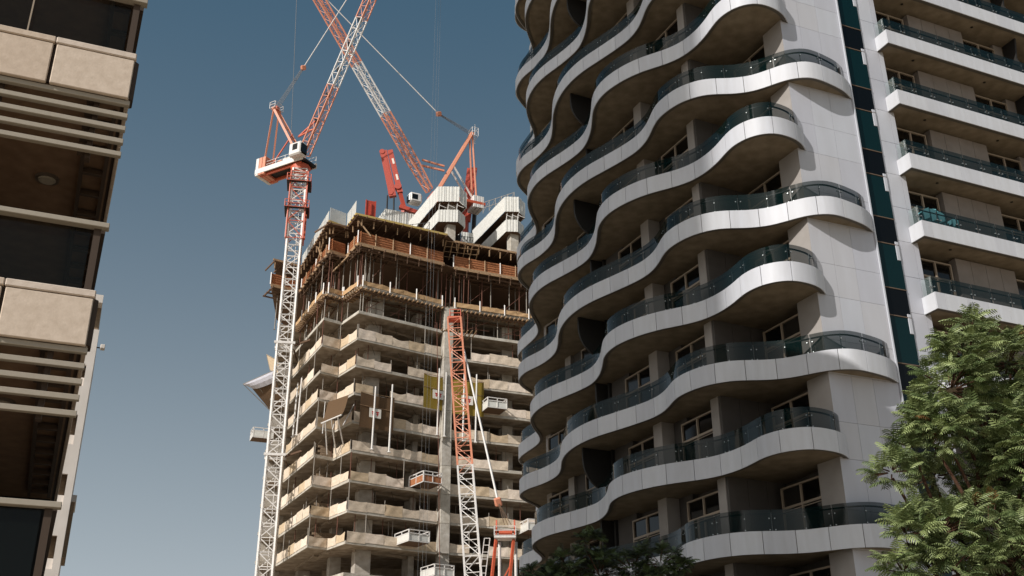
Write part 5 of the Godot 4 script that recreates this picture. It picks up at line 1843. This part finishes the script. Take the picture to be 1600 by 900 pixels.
func feathery_tree(called: String, label: String, base: Vector2, fork: float, blobs: Array, leaf_len: float, per_m2: float, leaf_mats: Array, singles: int, seed_: int, trunk_r: float) -> void:
	var rr := RandomNumberGenerator.new()
	rr.seed = seed_
	var root := thing(called, label, "tree", P(base, -EYE))
	var tm := MB.new()
	var fk := P(base + Vector2(0.1, 0.1), fork)
	limb(tm, P(base, -EYE), fk, trunk_r, trunk_r * 0.7, 0.06, rr, 10)
	part("trunk", tm, mats["bark"], root)
	var meshes := []
	for m in leaf_mats:
		for v in 2: meshes.append(frond_mesh(leaf_len * (1.0 if v == 0 else 0.82), 9, 0.7 + 0.5 * v, leaf_len * 0.23, mats[m], seed_ + v * 5 + meshes.size()))
	var places := []
	for bl in blobs:
		var c := P(Vector2(bl[0], bl[1]), bl[2])
		var R: float = bl[3]
		var br := MB.new()
		var path := limb(br, fk if not bl.size() > 4 else P(Vector2(bl[4], bl[5]), bl[6]), c - Vector3(0, R * 0.35, 0), trunk_r * 0.42, trunk_r * 0.12, 0.14, rr)
		part("limb", br, mats["bark"], root)
		var n := int(per_m2 * 4.0 * PI * R * R)
		var tw := MB.new()
		for i in n:
			# whorl of fronds at the end of a twig
			var d := Vector3(rr.randfn(), rr.randfn() * 0.9 + 0.1, rr.randfn()).normalized()
			var q := c + d * R * (0.45 + 0.55 * pow(rr.randf(), 0.45)) * Vector3(1, 0.82, 1).length() / 1.63 * 1.0
			q.y = c.y + (q.y - c.y) * 0.85
			var from: Vector3 = c + (q - c) * 0.25
			tw.bar(from, q, 0.016, 0.016)
			var cnt := 5 + rr.randi() % 4
			var ph := rr.randf() * TAU
			for k in cnt:
				var az := ph + TAU * k / cnt + rr.randf_range(-0.3, 0.3)
				var up := rr.randf_range(-0.15, 1.05)
				var fd := (Vector3(cos(az), 0, sin(az)) * cos(up) + Vector3.UP * sin(up) + d * 0.55).normalized()
				var side := fd.cross((Vector3.UP + Vector3(rr.randfn(), 0, rr.randfn()) * 0.3).normalized()).normalized()
				if side.length() < 0.1: side = Vector3.RIGHT
				var upv := side.cross(fd).normalized()
				var s := rr.randf_range(0.75, 1.15)
				places.append([Transform3D(Basis(fd * s, upv * s, side * s), q), (rr.randi() % meshes.size()) if (leaf_mats.size() < 4 or rr.randf() < 0.03) else rr.randi() % 6])
		stuff(part("twigs", tw, mats["bark"], root))
	# the fronds nearest the viewer stand singly, the rest are instanced
	places.sort_custom(func(x, y): return x[0].origin.distance_squared_to(Vector3(0, EYE, 0)) < y[0].origin.distance_squared_to(Vector3(0, EYE, 0)))
	var n1 := mini(singles, places.size())
	for i in n1:
		var t: Transform3D = places[i][0]
		shared("frond", meshes[places[i][1]], root, t.basis, t.origin)
	for mi in meshes.size():
		var list := []
		for i in range(n1, places.size()):
			if places[i][1] == mi: list.append(places[i][0])
		if list.is_empty(): continue
		var mm := MultiMesh.new()
		mm.transform_format = MultiMesh.TRANSFORM_3D
		mm.mesh = meshes[mi]
		mm.instance_count = list.size()
		var org := root.position
		for i in list.size():
			var t: Transform3D = list[i]
			t.origin -= org
			mm.set_instance_transform(i, t)
		var o := MultiMeshInstance3D.new()
		o.name = "foliage"
		o.multimesh = mm
		root.add_child(o, true)
		stuff(o)

func trees() -> void:
	var d := 16.0
	var S := func(px: float, py: float, depth: float, r: float) -> Array: return [px, depth, py, r]
	# crown clumps: east, depth, height above the eye, radius
	feathery_tree("feathery_tree", "sunlit feathery green tree in front of the straight balcony wing", Vector2(7.4, 16.2), 1.2, [
		[7.53, 16.2, 6.55, 0.27], [7.25, 16.0, 6.0, 0.45], [6.85, 15.8, 5.39, 0.52], [8.14, 16.4, 6.05, 0.5], [6.2, 15.4, 4.7, 0.34], [6.47, 15.4, 4.67, 0.53], [7.56, 16.2, 4.89, 0.63], [5.55, 15.3, 3.97, 0.26], [5.95, 15.4, 4.36, 0.22], [7.67, 15.8, 4.26, 0.58],
		[5.5, 15.0, 3.0, 0.34], [6.03, 15.1, 3.02, 0.5], [5.35, 14.9, 2.46, 0.3], [6.86, 15.4, 3.17, 0.57], [7.56, 16.6, 4.12, 0.49], [5.98, 15.0, 2.43, 0.53], [7.08, 15.2, 2.63, 0.54], [6.68, 16.6, 4.23, 0.39], [8.59, 16.6, 5.5, 0.6], [7.9, 15.5, 3.2, 0.55], [8.5, 16.0, 4.2, 0.6]],
		0.35, 11.0, ["leaf", "leaf_b", "leaf_c", "leaf_dry"], 300, 5, 0.15)
	feathery_tree("shaded_tree", "dark shaded tree with fine leaves under the curved balconies", Vector2(3.0, 30.0), 2.6, [
		[1.55, 30.0, 5.05, 0.75], [2.0, 29.6, 5.7, 0.42], [0.75, 30.1, 4.85, 0.5], [2.4, 30.1, 5.0, 0.7], [3.3, 30.2, 5.1, 0.75], [4.1, 30.2, 5.25, 0.6], [4.6, 30.0, 5.2, 0.32], [1.3, 29.8, 4.6, 0.7], [3.6, 30, 4.6, 0.7]],
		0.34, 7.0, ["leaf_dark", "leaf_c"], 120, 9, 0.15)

func _ready() -> void:
	rng.seed = 20240611
	setup_view()
	make_materials()
	ground()
	apartment_tower()
	office_block()
	neighbour_towers()
	construction_tower()
	site_gear()
	crane_left()
	crane_top()
	crane_near()
	placing_booms()
	trees()
